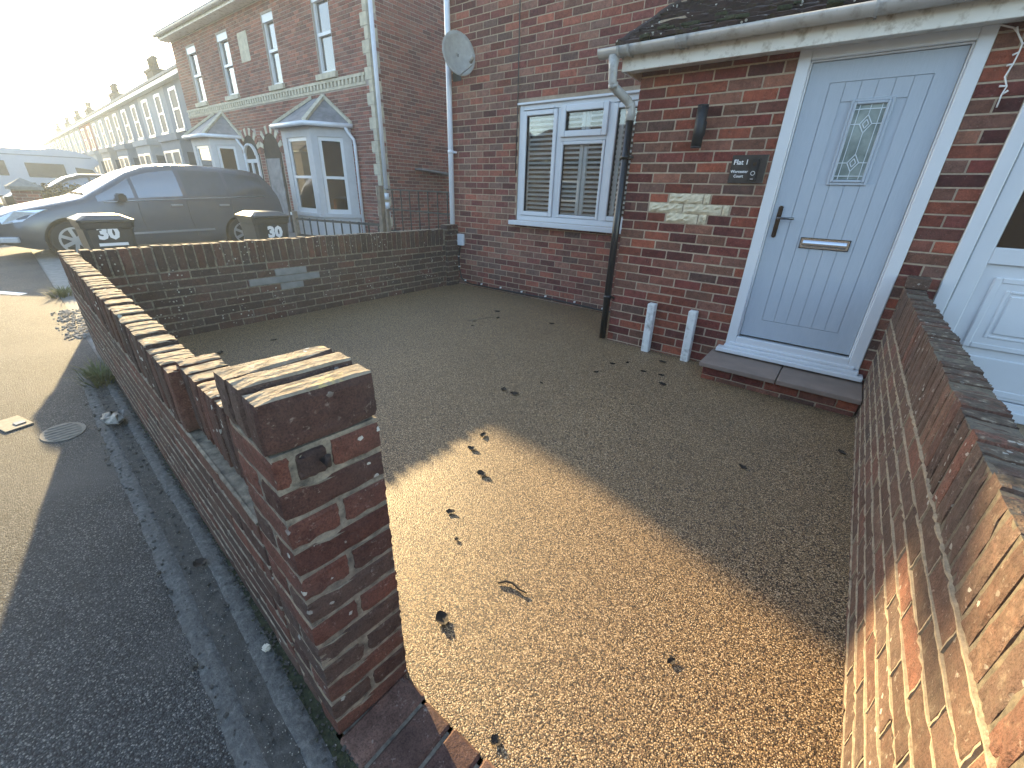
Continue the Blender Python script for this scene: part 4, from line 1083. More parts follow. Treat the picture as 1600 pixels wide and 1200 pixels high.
for k in range(24):                                      # cream quoin blocks up the corner
    z = .02 + k * .2265; w = .23 if k % 2 else .12
    mb = MB(); mb.box(RX0 - w, RX0 + .006, RY - .006, RY + (.11 if k % 2 else .22), z, z + .2150)
    part('quoin', mb, M['quoin'], red)
mb = MB(); mb.box(RX1, RX0 - .23, RY - .03, RY + .02, 3.50, 3.555); mb.box(RX1, RX0 - .23, RY - .012, RY + .02, 3.345, 3.40); sc_ = part('string_course', mb, M['quoin'], red)
for i in range(70):
    x = RX1 + .1 + i * .15
    if x > RX0 - .3: break
    mb = MB(); mb.box(x, x + .075, RY - .028, RY + .02, 3.402, 3.498); part('dentil', mb, M['quoin'], sc_)
for (a, b) in UW:
    mb = MB(); frame_ring(mb, a, b, WZ0, WZ1, .07, RY + .05, RY + .15); mb.box(a + .07, b - .07, RY + .04, RY + .14, (WZ0 + WZ1) / 2 - .03, (WZ0 + WZ1) / 2 + .03); mb.box(a - .005, b + .005, RY + .02, RY + .1, WZ1 - .16, WZ1)
    w = part('window', mb, M['upvc'], red)
    for z0_, z1_ in ((WZ0 + .07, (WZ0 + WZ1) / 2 - .03), ((WZ0 + WZ1) / 2 + .03, WZ1 - .08)):
        mb = MB(); mb.box(a + .07, b - .07, RY + .1, RY + .11, z0_, z1_); part('pane', mb, M['glass_dark'], w)
    mb = MB(); mb.box(a - .09, b + .09, RY - .07, RY + .1, WZ0 - .11, WZ0 - .002); part('sill', mb, M['quoin'], w)
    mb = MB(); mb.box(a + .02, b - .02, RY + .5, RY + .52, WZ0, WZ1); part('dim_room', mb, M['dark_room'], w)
# roof, eaves
mb = MB(); mb.prism([(RX1 - .2, RY - .32, 5.59), (RX0 + .2, RY - .32, 5.59), (RX0 + .2, 10.8, 7.9), (RX1 - .2, 10.8, 7.9)], (0, 0, 0), (0, 0, .1)); mb.prism([(RX1 - .2, 15.2, 5.59), (RX0 + .2, 15.2, 5.59), (RX0 + .2, 10.8, 7.9), (RX1 - .2, 10.8, 7.9)], (0, 0, 0), (0, 0, .1))
mb.prism([(RX0 - .1, RY, ztop), (RX0 - .1, 15, ztop), (RX0 - .1, 10.8, 7.85)], (-.1, 0, 0), (.09, 0, 0)); mb.prism([(RX1 + .1, RY, ztop), (RX1 + .1, 15, ztop), (RX1 + .1, 10.8, 7.85)], (-.09, 0, 0), (.1, 0, 0))
part('roof', mb, M['slate'], red)
mb = MB(); mb.box(RX1 - .15, RX0 + .15, RY - .3, RY, 5.46, 5.58); part('eaves_board', mb, M['upvc_dirty'], red)
mb = MB(); half_round(mb, RX1 - .2, RX0 + .2, RY - .36, 5.58, .06); part('gutter', mb, M['gutter'], red)
mb = MB(); mb.tube([(RX0 + .06, RY + .07, 5.4), (RX0 + .06, RY + .07, 1.3)], .045, 10); pw = part('downpipe', mb, M['pipe_white'], red)
for k in range(3):
    mb = MB(); mb.tube([(RX0 + .06, RY + .07, 1.22 - k * .2), (RX0 + .06, RY + .07, 1.08 - k * .2)], .05, 10); part('pipe_joint', mb, M['pipe_white'], pw)
# bays
def bay(xl, xr, cant, ztop_, apex, mat, body=red, roof=True):
    yb = RY - .7
    plan = [(xl - cant, RY), (xl, yb), (xr, yb), (xr + cant, RY)]
    mb = MB()
    def wallseg(a, b, wins):
        a, b = Vector((*a, 0)), Vector((*b, 0)); d = (b - a); L = d.length; d.normalize(); n_ = Vector((d.y, -d.x, 0))
        def bx(u0, u1, z0, z1, t=.12, off=0.): mb.obox(a + d * ((u0 + u1) / 2) - n_ * (t / 2 - off) + Vector((0, 0, (z0 + z1) / 2)), d, n_, (0, 0, 1), (u1 - u0) / 2, t / 2, (z1 - z0) / 2)
        u0, u1 = wins; bx(0, L, -.05, .62); bx(-.04, L + .04, .62, .70, .2, .05); bx(0, L, 2.36, ztop_); bx(0, u0, .70, 2.36); bx(u1, L, .70, 2.36)
        return a, d, n_, u0, u1
    segs = []
    Lf = xr - xl; Lc = math.hypot(cant, .7)
    for a, b, ws in ((plan[0], plan[1], (.2, Lc - .14)), (plan[1], plan[2], (.22, Lf - .22)), (plan[2], plan[3], (.14, Lc - .2))): segs.append(wallseg(a, b, ws))
    bp = part('bay_window', mb, mat, body)
    for (a, d, n_, u0, u1) in segs:
        fr = MB(); gl = MB()
        def fb(m_, u0, u1, z0, z1, t, off): m_.obox(a + d * ((u0 + u1) / 2) - n_ * (t / 2 + off) + Vector((0, 0, (z0 + z1) / 2)), d, n_, (0, 0, 1), (u1 - u0) / 2, t / 2, (z1 - z0) / 2)
        fb(fr, u0, u0 + .07, .7, 2.36, .06, .03); fb(fr, u1 - .07, u1, .7, 2.36, .06, .03); fb(fr, u0 + .07, u1 - .07, .7, .8, .06, .03); fb(fr, u0 + .07, u1 - .07, 2.28, 2.36, .06, .03); fb(fr, u0 + .07, u1 - .07, 1.48, 1.54, .065, .03)
        part('sash', fr, M['upvc'], bp)
        for za, zb in ((.8, 1.48), (1.54, 2.28)):
            gl = MB(); fb(gl, u0 + .07, u1 - .07, za, zb, .008, .055); part('pane', gl, M['glass_dark'], bp)
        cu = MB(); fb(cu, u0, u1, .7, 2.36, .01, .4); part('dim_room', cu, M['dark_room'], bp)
    e = .14
    E = [(xl - cant - .1, RY, ztop_), (xl - .06, yb - e, ztop_), (xr + .06, yb - e, ztop_), (xr + cant + .1, RY, ztop_)]
    A1, A2 = (xl + Lf * .3, RY, apex), (xr - Lf * .3, RY, apex)
    mb = MB(); mb.add([*E, A1, A2, (xl - cant - .1, RY, ztop_ - .06), (xl - .06, yb - e, ztop_ - .06), (xr + .06, yb - e, ztop_ - .06), (xr + cant + .1, RY, ztop_ - .06)],
                      [(0, 1, 4), (1, 2, 5, 4), (2, 3, 5), (0, 6, 7, 1), (1, 7, 8, 2), (2, 8, 9, 3), (6, 9, 8, 7)])
    part('bay_roof', mb, M['slate'], bp)
    for s, t_ in ((E[1], A1), (E[2], A2), (E[3], A2), (E[0], A1)):
        mb = MB(); s, t_ = Vector(s), Vector(t_)
        for i in range(9): mb.obox(s.lerp(t_, (i + .5) / 9) + Vector((0, 0, .03)), t_ - s, Vector((0, 0, 1)).cross(t_ - s), (0, 0, 1), (t_ - s).length / 18 * .94, .05, .035)
        part('ridge_tile', mb, M['quoin'], bp)
    mb = MB(); mb.tube([Vector(E[0]) + Vector((0, 0, -.02)), Vector(E[1]) + Vector((0, -.03, -.02)), Vector(E[2]) + Vector((0, -.03, -.02)), Vector(E[3]) + Vector((0, 0, -.02))], .05, 8)
    part('bay_gutter', mb, M['pipe_white'], bp)
    mb = MB(); q = Vector(E[3]); mb.tube([q + Vector((-.1, -.15, -.03)), q + Vector((-.06, -.1, -.16)), q + Vector((.06, -.05, -.3)), (q.x + .08, RY - .05, 2.2), (q.x + .08, RY - .05, .1)], .035, 8); part('bay_downpipe', mb, M['pipe_white'], bp)
bay(-11.85, -10.5, .55, 2.62, 3.25, M['bay_white'])
bay(-17.85, -16.35, .5, 2.62, 3.3, M['bay_white'])
# arched doorways
for (a, b, zs, mt, fan) in ((-14.45, -13.45, 2.14, 'dark_room', False), (-15.8, -14.8, 2.14, 'dark_room', True)):
    c, r = (a + b) / 2, (b - a) / 2
    arch = lambda r, z0=0: [(c - r, 0, z0)] + [(c + r * math.cos(math.pi - math.pi * k / 12), 0, zs + r * math.sin(math.pi - math.pi * k / 12)) for k in range(13)] + [(c + r, 0, z0)]
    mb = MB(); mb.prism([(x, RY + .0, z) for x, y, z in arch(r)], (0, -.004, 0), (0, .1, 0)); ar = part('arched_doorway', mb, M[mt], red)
    for k in range(13):
        a0, a1 = math.pi - math.pi * k / 13 - .02, math.pi - math.pi * (k + 1) / 13 + .02
        mb = MB(); mb.prism([(c + q * math.cos(w), RY, zs + q * math.sin(w)) for q, w in ((r, a0), (r + .2, a0), (r + .2, a1), (r, a1))], (0, -.02, 0), (0, .05, 0)); part('arch_brick', mb, M['quoin'] if k % 2 else M['red_brick'], ar)
    mb = MB()
    if fan:
        for k in range(12):
            w0, w1 = math.pi - math.pi * k / 12, math.pi - math.pi * (k + 1) / 12
            mb.bar((c + (r - .09) * math.cos(w0), RY - .03, zs - .15 + (r - .09) * math.sin(w0)), (c + (r - .09) * math.cos(w1), RY - .03, zs - .15 + (r - .09) * math.sin(w1)), .1, .05)
        mb.box(c - r + .05, c + r - .05, RY - .05, RY - .006, 1.9, 2.0); mb.box(c - r + .05, c - r + .15, RY - .05, RY - .006, 0, 1.9); mb.box(c + r - .15, c + r - .05, RY - .05, RY - .006, 0, 1.9); mb.box(c - .05, c + .05, RY - .05, RY - .006, 0, 1.9)
    else:
        mb.box(c - .4, c + .4, RY - .03, RY - .006, 0, 2.0); 
    part('door', mb, M['upvc'] if fan else M['slate'], ar)
mb = MB(); mb.box(-14.75, -14.2, RY - .006, RY + .02, 4.35, 5.0); part('blind_panel', mb, M['quoin'], red)
mb = MB(); mb.prism([(RX0 + .02, 7.6, 1.79), (RX0 + .02, 8.95, 1.70), (RX0 + .02, 8.95, 1.66), (RX0 + .02, 7.6, 1.75)], (0, 0, 0), (.25, 0, 0)); lt = part('lean_to', mb, M['slate'], red)

# ------------------------------------------------------------------ pale terrace beyond
tu = Vector((-1, .065, 0)).normalized(); tn = Vector((tu.y, -tu.x, 0)) * -1   # tn points to the street
if tn.y > 0: tn = -tn
T0 = Vector((-8.96, 6.6, 0))
def tp(s, off, z): q = T0 + tu * s + tn * off; return Vector((q.x, q.y, z))
ordinal = ['first', 'second', 'third', 'fourth', 'fifth', 'sixth', 'seventh', 'eighth', 'ninth', 'tenth']
widths = [4.9, 5.0, 5.2, 5.2, 5.4, 6.0, 7.0, 8.0, 9.0, 10.5]
s0 = 10.95
tmat = ['render_grey', 'render_pale', 'render_grey', 'render_cream', 'render_pale', 'red_brick', 'render_pale', 'render_grey', 'render_cream', 'render_pale']
lks = ['grey rendered', 'pale rendered', 'blue-grey rendered', 'cream rendered', 'white rendered', 'reddish brick', 'pale rendered', 'grey rendered', 'cream rendered', 'white rendered']
for i, w in enumerate(widths):
    s1 = s0 + w; cxy = tp((s0 + s1) / 2, 0, 0)
    h = thing('terraced_house', '%s terraced house, %s in the row past the red house' % (lks[i], ordinal[i]) + (' at the far end' if i == 9 else ''), 'house', cxy, 'terraced houses along the street')
    def tb_(mb, a, b, n0, n1, z0, z1): mb.obox(tp((a + b) / 2, (n0 + n1) / 2, (z0 + z1) / 2), tu, tn, (0, 0, 1), (b - a) / 2, abs(n1 - n0) / 2, (z1 - z0) / 2)
    mb = MB(); tb_(mb, s0 + .003, s1 - .003, -8, 0, -.2, 5.05); part('wall', mb, M[tmat[i]], h)
    mb = MB(); mb.prism([tp(s0 - .01 * (i == 0), .28, 5.08), tp(s1, .28, 5.08), tp(s1, -4, 7.0), tp(s0, -4, 7.0)], (0, 0, 0), (0, 0, .1)); mb.prism([tp(s0, -8.2, 5.08), tp(s1, -8.2, 5.08), tp(s1, -4, 7.0), tp(s0, -4, 7.0)], (0, 0, 0), (0, 0, .1)); rf = part('roof', mb, M['slate'], h)
    mb = MB(); tb_(mb, s0 + .01, s1 - .01, .0, .25, 4.93, 5.07); part('eaves_board', mb, M['upvc_dirty'], h)
    for f0, f1 in ((.14, .34), (.62, .84)):
        a, b = s0 + w * f0, s0 + w * f1
        mb = MB(); tb_(mb, a, a + .1, 0, .03, 3.3, 4.75); tb_(mb, b - .1, b, 0, .03, 3.3, 4.75); tb_(mb, a + .1, b - .1, 0, .03, 4.65, 4.75); tb_(mb, a - .05, b + .05, 0, .08, 3.2, 3.3); tb_(mb, a + .1, b - .1, 0, .03, 3.98, 4.05); wf = part('window', mb, M['upvc'], h)
        mb = MB(); tb_(mb, a + .1, b - .1, -.05, .012, 3.3, 4.65); part('pane', mb, M['far_glass'], wf)
    # squared bay with parapet
    a, b = s0 + w * .28, s0 + w * .86
    mb = MB(); tb_(mb, a, b, 0, .75, -.2, 2.75); tb_(mb, a - .06, b + .06, 0, .82, 2.75, 2.98); bw = part('bay_window', mb, M[tmat[i]] if i != 5 else M['render_pale'], h)
    for q0, q1 in ((.12, .46), (.54, .88)):
        mb = MB(); tb_(mb, a + (b - a) * q0, a + (b - a) * q1, .75, .758, .85, 2.35); part('pane', mb, M['far_glass'], bw)
        mb = MB(); c0, c1 = a + (b - a) * q0, a + (b - a) * q1
        tb_(mb, c0 - .08, c0, .75, .78, .78, 2.42); tb_(mb, c1, c1 + .08, .75, .78, .78, 2.42); tb_(mb, c0, c1, .75, .78, 2.35, 2.42); tb_(mb, c0, c1, .75, .78, .78, .85); part('sash', mb, M['upvc'], bw)
    mb = MB(); tb_(mb, a - .006, a + .01, .16, .6, .85, 2.35); part('pane', mb, M['far_glass'], bw)
    if i in (1, 3, 5, 6, 7, 8):
        mb = MB(); q = s1 - .1; tb_(mb, q - .75, q + .65, -1.4, -.75, 5.2, 6.25); tb_(mb, q - .8, q + .7, -1.45, -.7, 6.12, 6.23); cm = part('chimney', mb, M['chimney'], rf)
    i_pots = [] if i not in (1, 3, 5, 6, 7, 8) else [-.55, -.2, .12, .45]
    for dq in i_pots:
        mb = MB(); c = tp(s1 - .1 + dq, -1.02, 0); mb.tube([(c.x, c.y, 6.24), (c.x, c.y, 6.62), (c.x, c.y, 6.65), (c.x, c.y, 6.74)], [.13, .1, .14, .13], 8); part('chimney_pot', mb, M['chimney'], rf)
    if i == 5:
        c = tp(s1 - .3, -1.0, 0); mb = MB(); mb.tube([(c.x, c.y, 6.3), (c.x, c.y, 8.4)], .025, 6); mb.bar((c.x - .1, c.y - .5, 8.3), (c.x + .1, c.y + .5, 8.3), .03)
        for q in range(5): mb.bar((c.x - .25, c.y - .4 + q * .2, 8.3), (c.x + .25, c.y - .4 + q * .2, 8.3), .02)
        part('tv_aerial', mb, M['iron'], rf)
    if i == 0:
        me = text_mesh('2004', .5, .01); me.transform(Matrix.Identity(4))
        bpy.data.meshes.remove(me)
    s0 = s1

# ------------------------------------------------------------------ people carrier on the neighbour's drive
def car(name, lab, cat, yoff, x0, length, height, hw, prof, belt, paint, side_windows, wheels, wr, clear_front=None, zoff=0):
    """car facing -Y, its left side towards +X.  prof: list of (y, ztop); belt: list of (y, z)"""
    root = thing(name, lab, cat, (x0 - hw, yoff + length / 2, zoff))
    ip = lambda P, y: interp(P, y)
    ys = sorted(set([p_[0] for p_ in prof] + [i * length / 44 for i in range(45)]))
    rows = []
    for y in ys:
        e = min(y, length - y); nw = 1 - .30 * max(0, 1 - y / .75) ** 2.2 - .10 * max(0, 1 - (length - y) / .5) ** 2
        zt, zb = ip(prof, y), min(ip(belt, y), ip(prof, y) - .02); zf = .2 + .12 * max(0, 1 - e / .45)
        W = hw * nw; k = min(1, max(0, (zt - zb) / .62))
        r = [(W * .90, zf), (W * .985, zf + .12), (W, .48), (W * .995, .66), (W * .975, zb), (W * (.965 - .16 * k), zb + (zt - zb) * .62), (W * (.945 - .26 * k), zt - .05 * k - .008), (W * (.80 - .18 * k), zt + .003), (W * .4, zt + .022), (0, zt + .028)]
        rows.append([(x, y, z) for x, z in r] + [(-x, y, z) for x, z in r[-2::-1]])
    n = len(rows[0]); mb = MB()
    T = lambda v: (x0 - hw + v[0], yoff + v[1], v[2] + zoff)
    mb.add([T(v) for r in rows for v in r], [(i * n + k, (i + 1) * n + k, (i + 1) * n + k + 1, i * n + k + 1) for i in range(len(rows) - 1) for k in range(n - 1)]
           + [(i * n, i * n + n - 1, (i + 1) * n + n - 1, (i + 1) * n) for i in range(len(rows) - 1)] + [tuple(range(n)), tuple(range((len(rows) - 1) * n, len(rows) * n))], True)
    body = part('body', mb, paint, root)
    # wheel arches cut by boolean
    cut = MB()
    for wyy in wheels:
        for s in (1, -1): cut.tube([T((s * (hw - .34), wyy, wr)), T((s * (hw + .2), wyy, wr))], wr + .065, 28)
    cm = cut.mesh('cut'); co = bpy.data.objects.new('cut', cm); COL.objects.link(co)
    body.parent = None
    co.location = root.location * 0; 
    cm.transform(Matrix.Translation(-base_of(root)))
    bo = body.modifiers.new('b', 'BOOLEAN'); bo.object = co; bo.operation = 'DIFFERENCE'; bo.solver = 'EXACT'
    dg = bpy.context.evaluated_depsgraph_get(); nm = bpy.data.meshes.new_from_object(body.evaluated_get(dg))
    body.modifiers.clear(); body.data = nm; body.parent = root; bpy.data.objects.remove(co)
    if not nm.materials: nm.materials.append(paint)
    for p_ in nm.polygons: p_.use_smooth = True
    try: nm.set_sharp_from_angle(angle=R(38))
    except Exception: pass
    def side(y, f):        # point on the flank; f 0 at belt, 1 at roof edge
        zt, zb = ip(prof, y), min(ip(belt, y), ip(prof, y) - .02); nw = 1 - .30 * max(0, 1 - y / .75) ** 2.2 - .10 * max(0, 1 - (length - y) / .5) ** 2; W = hw * nw; k = min(1, max(0, (zt - zb) / .62))
        q = [(W * .975, zb), (W * (.965 - .16 * k), zb + (zt - zb) * .62), (W * (.945 - .26 * k), zt - .05 * k - .008)]
        if f < .62: t_ = f / .62; a, b = q[0], q[1]
        else: t_ = (f - .62) / .38; a, b = q[1], q[2]
        return a[0] + (b[0] - a[0]) * t_ + .007, a[1] + (b[1] - a[1]) * t_
    for (ya, yb, fa0, fa1, fb1, mt) in side_windows:
        for s in (1, -1):
            mb = MB(); N = 8; vs = []
            for i in range(N + 1):
                y = ya + (yb - ya) * i / N; ft = fa1 + (fb1 - fa1) * i / N
                for q in range(5):
                    f = fa0 + (ft - fa0) * q / 4; X, Z = side(y, f); vs.append(T((s * X, y, Z)))
            mb.add(vs, [(i * 5 + q, (i + 1) * 5 + q, (i + 1) * 5 + q + 1, i * 5 + q + 1) for i in range(N) for q in range(4)], True)
            part('side_window', mb, mt, root)
    # windscreen and rear screen as panels just above the body
    for (ya, yb) in ((clear_front or (0, 0)),):
        if yb > ya:
            mb = MB(); vs = []; N = 8
            for i in range(N + 1):
                y = ya + (yb - ya) * i / N; zt = ip(prof, y); zb = min(ip(belt, y), zt - .02); k = min(1, max(0, (zt - zb) / .62))
                for q in range(9):
                    g = -1 + q / 4; Wd = hw * (.78 - .17 * k); vs.append(T((g * Wd, y, zt + .034 - .022 * g * g - .006 * abs(g) ** 3)))
            mb.add(vs, [(i * 9 + q, (i + 1) * 9 + q, (i + 1) * 9 + q + 1, i * 9 + q + 1) for i in range(N) for q in range(8)], True)
            part('windscreen', mb, M['carglass'], root)
    for wyy in wheels:
        for s in (1, -1):
            mb = MB(); xo = s * (hw - .02); xi_ = s * (hw - .22)
            mb.tube([T((xi_, wyy, wr)), T((xi_ + s * .02, wyy, wr)), T((xo - s * .03, wyy, wr)), T((xo, wyy, wr))], [wr * .93, wr, wr, wr * .93], 28)
            wh = part('wheel', mb, M['tyre'], root)
            mb = MB(); mb.tube([T((xo - s * .01, wyy, wr)), T((xo + s * .004, wyy, wr))], wr * .66, 24); part('wheel_well', mb, M['black'], wh)
            mb = MB()
            for k in range(28):
                a, b = 2 * math.pi * k / 28, 2 * math.pi * (k + 1) / 28
                for r0, r1 in ((.6, .7),):
                    mb.add([T((xo + s * .008, wyy + wr * r_ * math.cos(w_), wr + wr * r_ * math.sin(w_))) for r_, w_ in ((r0, a), (r1, a), (r1, b), (r0, b))], [(0, 1, 2, 3)])
            for k in range(7):
                a = 2 * math.pi * k / 7; c0 = Vector((xo + s * .012, wyy, wr)); c1 = Vector((xo + s * .008, wyy + wr * .66 * math.cos(a), wr + wr * .66 * math.sin(a)))
                mb.bar(T(c0), T(c1), .055, .02, (1, 0, 0))
            part('rim', mb, M['alloy'], wh)
            mb = MB(); mb.tube([T((s * (hw - .36), wyy, wr)), T((s * (hw - .24), wyy, wr))], wr + .04, 20); part('wheel_arch_liner', mb, M['black'], wh)
    return root, T, side
prof = [(0, .62), (.1, .74), (.35, .84), (.8, .95), (1.15, 1.03), (1.25, 1.06), (1.6, 1.26), (2.0, 1.49), (2.3, 1.6), (2.7, 1.665), (3.2, 1.685), (3.8, 1.665), (4.25, 1.635), (4.5, 1.57), (4.64, 1.36), (4.75, 1.05), (4.82, .7)]
belt = [(0, .58), (.5, .74), (1.1, .92), (1.6, 1.0), (3.0, 1.06), (4.82, 1.14)]
Y0 = .52
cr, T, side = car('people_carrier', 'dark grey people carrier parked nose to the street in front of the red brick house', 'car', Y0, -11.15, 4.82, 1.68, .93, prof, belt, M['carpaint'],
           [(1.42, 1.98, .10, .60, .90, M['carglass_pale']), (2.04, 2.78, .08, .90, .93, M['carglass_pale']), (2.86, 3.62, .08, .93, .92, M['carglass']), (3.68, 4.42, .08, .92, .85, M['carglass'])], (.95, 3.8), .335, (1.3, 2.24), -.06)
# lamps, mirrors, trim, handles, grille
for s in (1, -1):
    mb = MB(); vs = [(s * .86, .62, .80), (s * .875, .75, .86), (s * .8, .36, .83), (s * .70, .16, .72), (s * .74, .16, .62), (s * .84, .40, .66)]
    q = []
    for (x, y, z) in vs: q.append(T((x * 1.0, y, z)))
    mb.prism(q, (-.02 * s, .02, 0), (.025 * s, -.03, .01)); part('headlight', bevel_mb(mb, .006), M['headlamp'], cr)
    mb = MB(); mb.obox(T((s * .74, .12, .38)), (s * .55, .83, 0), (-.83, s * .55, 0), (0, 0, 1), .16, .03, .045); part('fog_light', bevel_mb(mb, .01), M['headlamp'], cr)
    X, Z = side(1.72, .0)
    mb = MB(); mb.obox(T((s * (X + .13), 1.74, Z + .06)), (1, .1, 0), (0, 1, 0), (0, 0, 1), .11, .06, .075); mb = bevel_mb(mb, .025, 2); mb.bar(T((s * (X - .02), 1.76, Z + .0)), T((s * (X + .1), 1.76, Z + .02)), .05); part('door_mirror', mb, M['cardark'], cr)
    for y in (2.0, 2.82, 3.66):
        mb = MB(); mb.tube([T((s * (hw_ + .0005), y + (.04 if q_ < .5 else 0), q_)) for hw_, q_ in ((.916, .32), (.93, .48), (.926, .66), (.9075, side(y, 0)[1] - .02))], .005, 5); part('door_seam', mb, M['black'], cr)
    for y in (2.62, 3.5):
        mb = MB(); mb.bar(T((s * (.927), y - .1, .93)), T((s * (.935), y + .1, .935)), .025, .03); part('door_handle', bevel_mb(mb, .004), M['alloy'], cr)
    mb = MB(); mb.tube([T((s * (side(y, 0)[0] + .002), y, side(y, 0)[1])) for y in (1.5, 2.0, 2.6, 3.2, 3.8, 4.4)], .008, 6); part('chrome_strip', mb, M['alloy'], cr)
    mb = MB(); mb.bar(T((s * .935, 1.55, .42)), T((s * .935, 3.2, .45)), .02, .035); part('side_moulding', mb, M['alloy'], cr)
mb = MB(); mb.box(-.5 - 11.15 - .93 + .93 - .43, -11.15 - .93 + .42, Y0 - .02, Y0 + .08, .50 - .06, .60 - .06); part('grille', bevel_mb(mb, .01), M['black'], cr)
mb = MB(); mb.obox(T((0, .02, .36)), (1, 0, 0), (0, 1, 0), (0, 0, 1), .62, .05, .07); part('lower_grille', bevel_mb(mb, .01), M['black'], cr)
mb = MB(); mb.obox(T((0, -.012, .50)), (1, 0, 0), (0, 1, 0), (0, 0, 1), .26, .008, .055); part('number_plate', mb, M['sticker'], cr)
mb = MB(); mb.bar(T((-.4, 1.27, 1.11)), T((.1, 1.3, 1.13)), .02); mb.bar(T((.05, 1.27, 1.11)), T((.55, 1.3, 1.12)), .02); part('wiper', mb, M['black'], cr)

# gate pier, hedge, dark car and motorhome further along
pr = thing('gate_pier', 'brick gate pier with a pale pyramid cap beyond the nose of the grey people carrier', 'gate pier', (-18.25, 1.75, 0))
px, py, pw_ = -18.25, 1.76, .25
mb = MB(); mb.box(px - pw_, px + pw_, py - pw_, py + pw_, -.1, .98); part('pier', mb, M['mortar_red'], pr)
pb = Bricks(pr, M['red_brick'])
for k in range(12):
    z = .02 + k * .078
    pb.rects(lay_course(py - pw_, py + pw_, z, z + .067, .22, -.115 * (k % 2)), (px + pw_ + .006, 0, 0), math.pi / 2, .05, pr)
    pb.rects(lay_course(px - pw_, px + pw_, z, z + .067, .22, -.115 * (k % 2)), (0, py - pw_ - .006, 0), 0, .05, pr)
pb.build()
mb = MB(); e = .33; mb.box(px - e, px + e, py - e, py + e, .98, 1.06); mb.add([(px - e, py - e, 1.06), (px + e, py - e, 1.06), (px + e, py + e, 1.06), (px - e, py + e, 1.06), (px, py, 1.27)], [(0, 1, 4), (1, 2, 4), (2, 3, 4), (3, 0, 4)]); part('pier_cap', mb, M['concrete'], pr)
hg = thing('hedge', 'scruffy brown hedge behind the gate pier', 'hedge', (-19.6, 2.7, 0))
mb = MB(); rg = random.Random(5)
for _ in range(2600):
    x, y, z = -19.6 + rg.gauss(0, .28), rg.uniform(1.7, 3.6), rg.uniform(0, 1.02) + .12 * math.sin(rg.random() * 6)
    s = rg.uniform(.03, .075); d1 = Vector((rg.gauss(0, 1), rg.gauss(0, 1), rg.gauss(0, 1))).normalized(); d2 = d1.orthogonal().normalized()
    c = Vector((x, y, z)); mb.add([c - d1 * s, c + d2 * s * .5, c + d1 * s, c - d2 * s * .5], [(0, 1, 2, 3)])
part('foliage', mb, M['hedge'], hg)
mb = MB()
for k in range(7): mb.tube([(-19.6, 1.8 + k * .28, 0), (-19.55, 1.8 + k * .28 + .05, .8)], [.03, .01], 5)
part('stems', mb, M['wood'], hg)
prof2 = [(0, .6), (.3, .78), (.9, .9), (1.1, .95), (1.7, 1.3), (2.1, 1.41), (2.8, 1.43), (3.4, 1.33), (3.9, 1.05), (4.1, .95), (4.3, .7)]
belt2 = [(0, .55), (1., .86), (4.3, .98)]
car('parked_car', 'dark hatchback parked between the gate pier and the white motorhome', 'car', 1.65, -22.6, 4.3, 1.43, .88, prof2, belt2, M['cardark'],
    [(1.5, 2.25, .1, .75, .9, M['carglass_pale']), (2.32, 3.2, .1, .9, .85, M['carglass_pale']), (3.25, 3.6, .1, .8, .5, M['carglass'])], (.8, 3.4), .31, (1.12, 1.95))
vn = thing('motorhome', 'white motorhome with dark side windows parked beyond the dark hatchback', 'motorhome', (-33.5, 3.3, 0))
mb = MB(); X0, X1 = -35.4, -33.2
side_prof = [(-1.2, .35), (6.25, .35), (6.45, .8), (6.5, 1.25), (6.05, 1.75), (6.4, 2.0), (6.25, 2.3), (5.6, 2.52), (4.9, 2.6), (4.0, 2.5), (-1.2, 2.56)]
mb.prism([(X1, y, z) for y, z in side_prof], (0, 0, 0), (X0 - X1, 0, 0)); part('body', bevel_mb(mb, .05, 2), M['van'], vn)
for (a, b, c, d) in ((-.6, .8, 1.35, 1.98), (1.6, 2.9, 1.3, 1.95), (3.55, 4.95, 1.26, 1.9)):
    mb = MB(); mb.box(X1, X1 + .03, a, b, c, d); part('side_window', bevel_mb(mb, .01), M['carglass'], vn)
mb = MB(); mb.prism([(X1, 5.35, 1.2), (X1, 6.3, 1.2), (X1, 6.0, 1.7), (X1, 5.35, 1.78)], (0, 0, 0), (.02, 0, 0)); part('cab_window', mb, M['carglass'], vn)
mb = MB(); mb.box(X1, X1 + .015, -1.15, 6.1, 2.22, 2.26); part('stripe', mb, M['render_grey'], vn)
for y in (.4, 5.6):
    mb = MB(); mb.tube([(X1 - .2, y, .36), (X1 + .03, y, .36)], .36, 20); wh = part('wheel', mb, M['tyre'], vn)
    mb = MB(); mb.tube([(X1 + .03, y, .36), (X1 + .04, y, .36)], .22, 16); part('rim', mb, M['alloy'], wh)
mb = MB(); mb.box(-34.8, -34.2, 1.2, 1.9, 2.55, 2.64); part('roof_vent', bevel_mb(mb, .03), M['van'], vn)

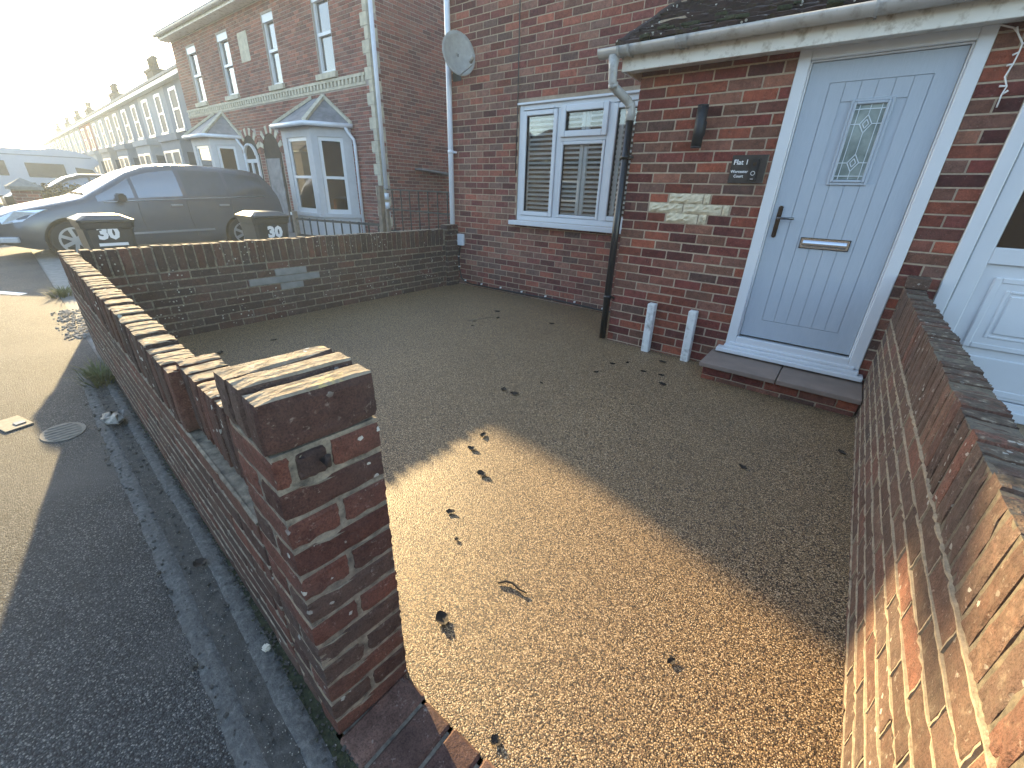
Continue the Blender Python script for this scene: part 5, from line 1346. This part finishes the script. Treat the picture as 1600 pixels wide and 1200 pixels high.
# houses across the street, out of view; all after the first added for dark reflections
for (xa, xb, lab) in ((-20, -8, 'dark brick house across the street, mirrored in the white window beside the porch'), (-34, -21.5, 'dark brick house across the street, mirrored in the bay window of the red house'), (-6.5, 5, 'dark brick house across the street, mirrored in the letterbox of the grey front door'), (6.5, 18, 'dark brick house across the street, mirrored in the slanted side of the near bay window'), (-48, -35.5, 'dark brick house across the street, mirrored in the front panes of the near bay window'), (-62, -49.5, 'dark brick house across the street, farthest along, mirrored in the far bay window')):
    oh = thing('facing_house', lab, 'house', ((xa + xb) / 2, -15, 0), 'houses across the street')
    ze = 3.1 if xa == -20 else 4.6
    mb = MB(); mb.box(xa, xb, -22, -14.5, -.1, ze); part('wall', mb, M['slate_dark'], oh)
    mb = MB(); mb.prism([(xa - .3, -14.2, ze), (xb + .3, -14.2, ze), (xb - 1.5, -18.2, ze + 2.1), (xa + 1.5, -18.2, ze + 2.1)], (0, 0, 0), (0, 0, .12)); mb.prism([(xa - .3, -22.3, ze), (xb + .3, -22.3, ze), (xb - 1.5, -18.2, ze + 2.1), (xa + 1.5, -18.2, ze + 2.1)], (0, 0, 0), (0, 0, .12)); part('roof', mb, M['slate_dark'], oh)
    for k in range(3):
        x = xa + 2 + k * 3.7
        mb = MB(); frame_ring(mb, x - .6, x + .6, .9, 2.05, .07, -14.5, -14.45); f_ = part('window', mb, M['upvc'], oh)
        mb = MB(); mb.box(x - .53, x + .53, -14.495, -14.48, .97, 1.98); part('pane', mb, M['carglass'], f_)

for (a, b, lab) in (((-22, 2.18, 4.26), (-78, 20.8, 7.85), 'upper thin overhead wire crossing the pale sky at the left edge'), ((-27, 2.27, 3.0), (-75, 12.4, 4.2), 'lower thin overhead wire crossing the pale sky at the left edge')):
    a, b = Vector(a), Vector(b); mb = MB()
    mb.tube([a.lerp(b, q / 12) - Vector((0, 0, .5 * (q / 12) * (1 - q / 12))) for q in range(-3, 13)], .009, 5)
    solo('overhead_wire', mb, M['iron'], lab, 'wire', tuple(a), 'overhead wires along the street')
# ------------------------------------------------------------------ hazy air added in place of veiling glare in the lens
hz = MB(); hz.box(-203, 63, -93, 113, -1.3, 9.6)
tz = bpy.data.materials.new('added_glare_haze'); tz.use_nodes = True; nt = tz.node_tree
nt.nodes.remove(nt.nodes['Principled BSDF'])
pvn = nt.nodes.new('ShaderNodeVolumePrincipled'); pvn.inputs['Color'].default_value = (.74, .87, 1, 1); pvn.inputs['Density'].default_value = .0032; pvn.inputs['Anisotropy'].default_value = .35
nt.links.new(pvn.outputs[0], nt.nodes['Material Output'].inputs['Volume'])
struct('added_glare_haze', hz, tz, 'stuff')
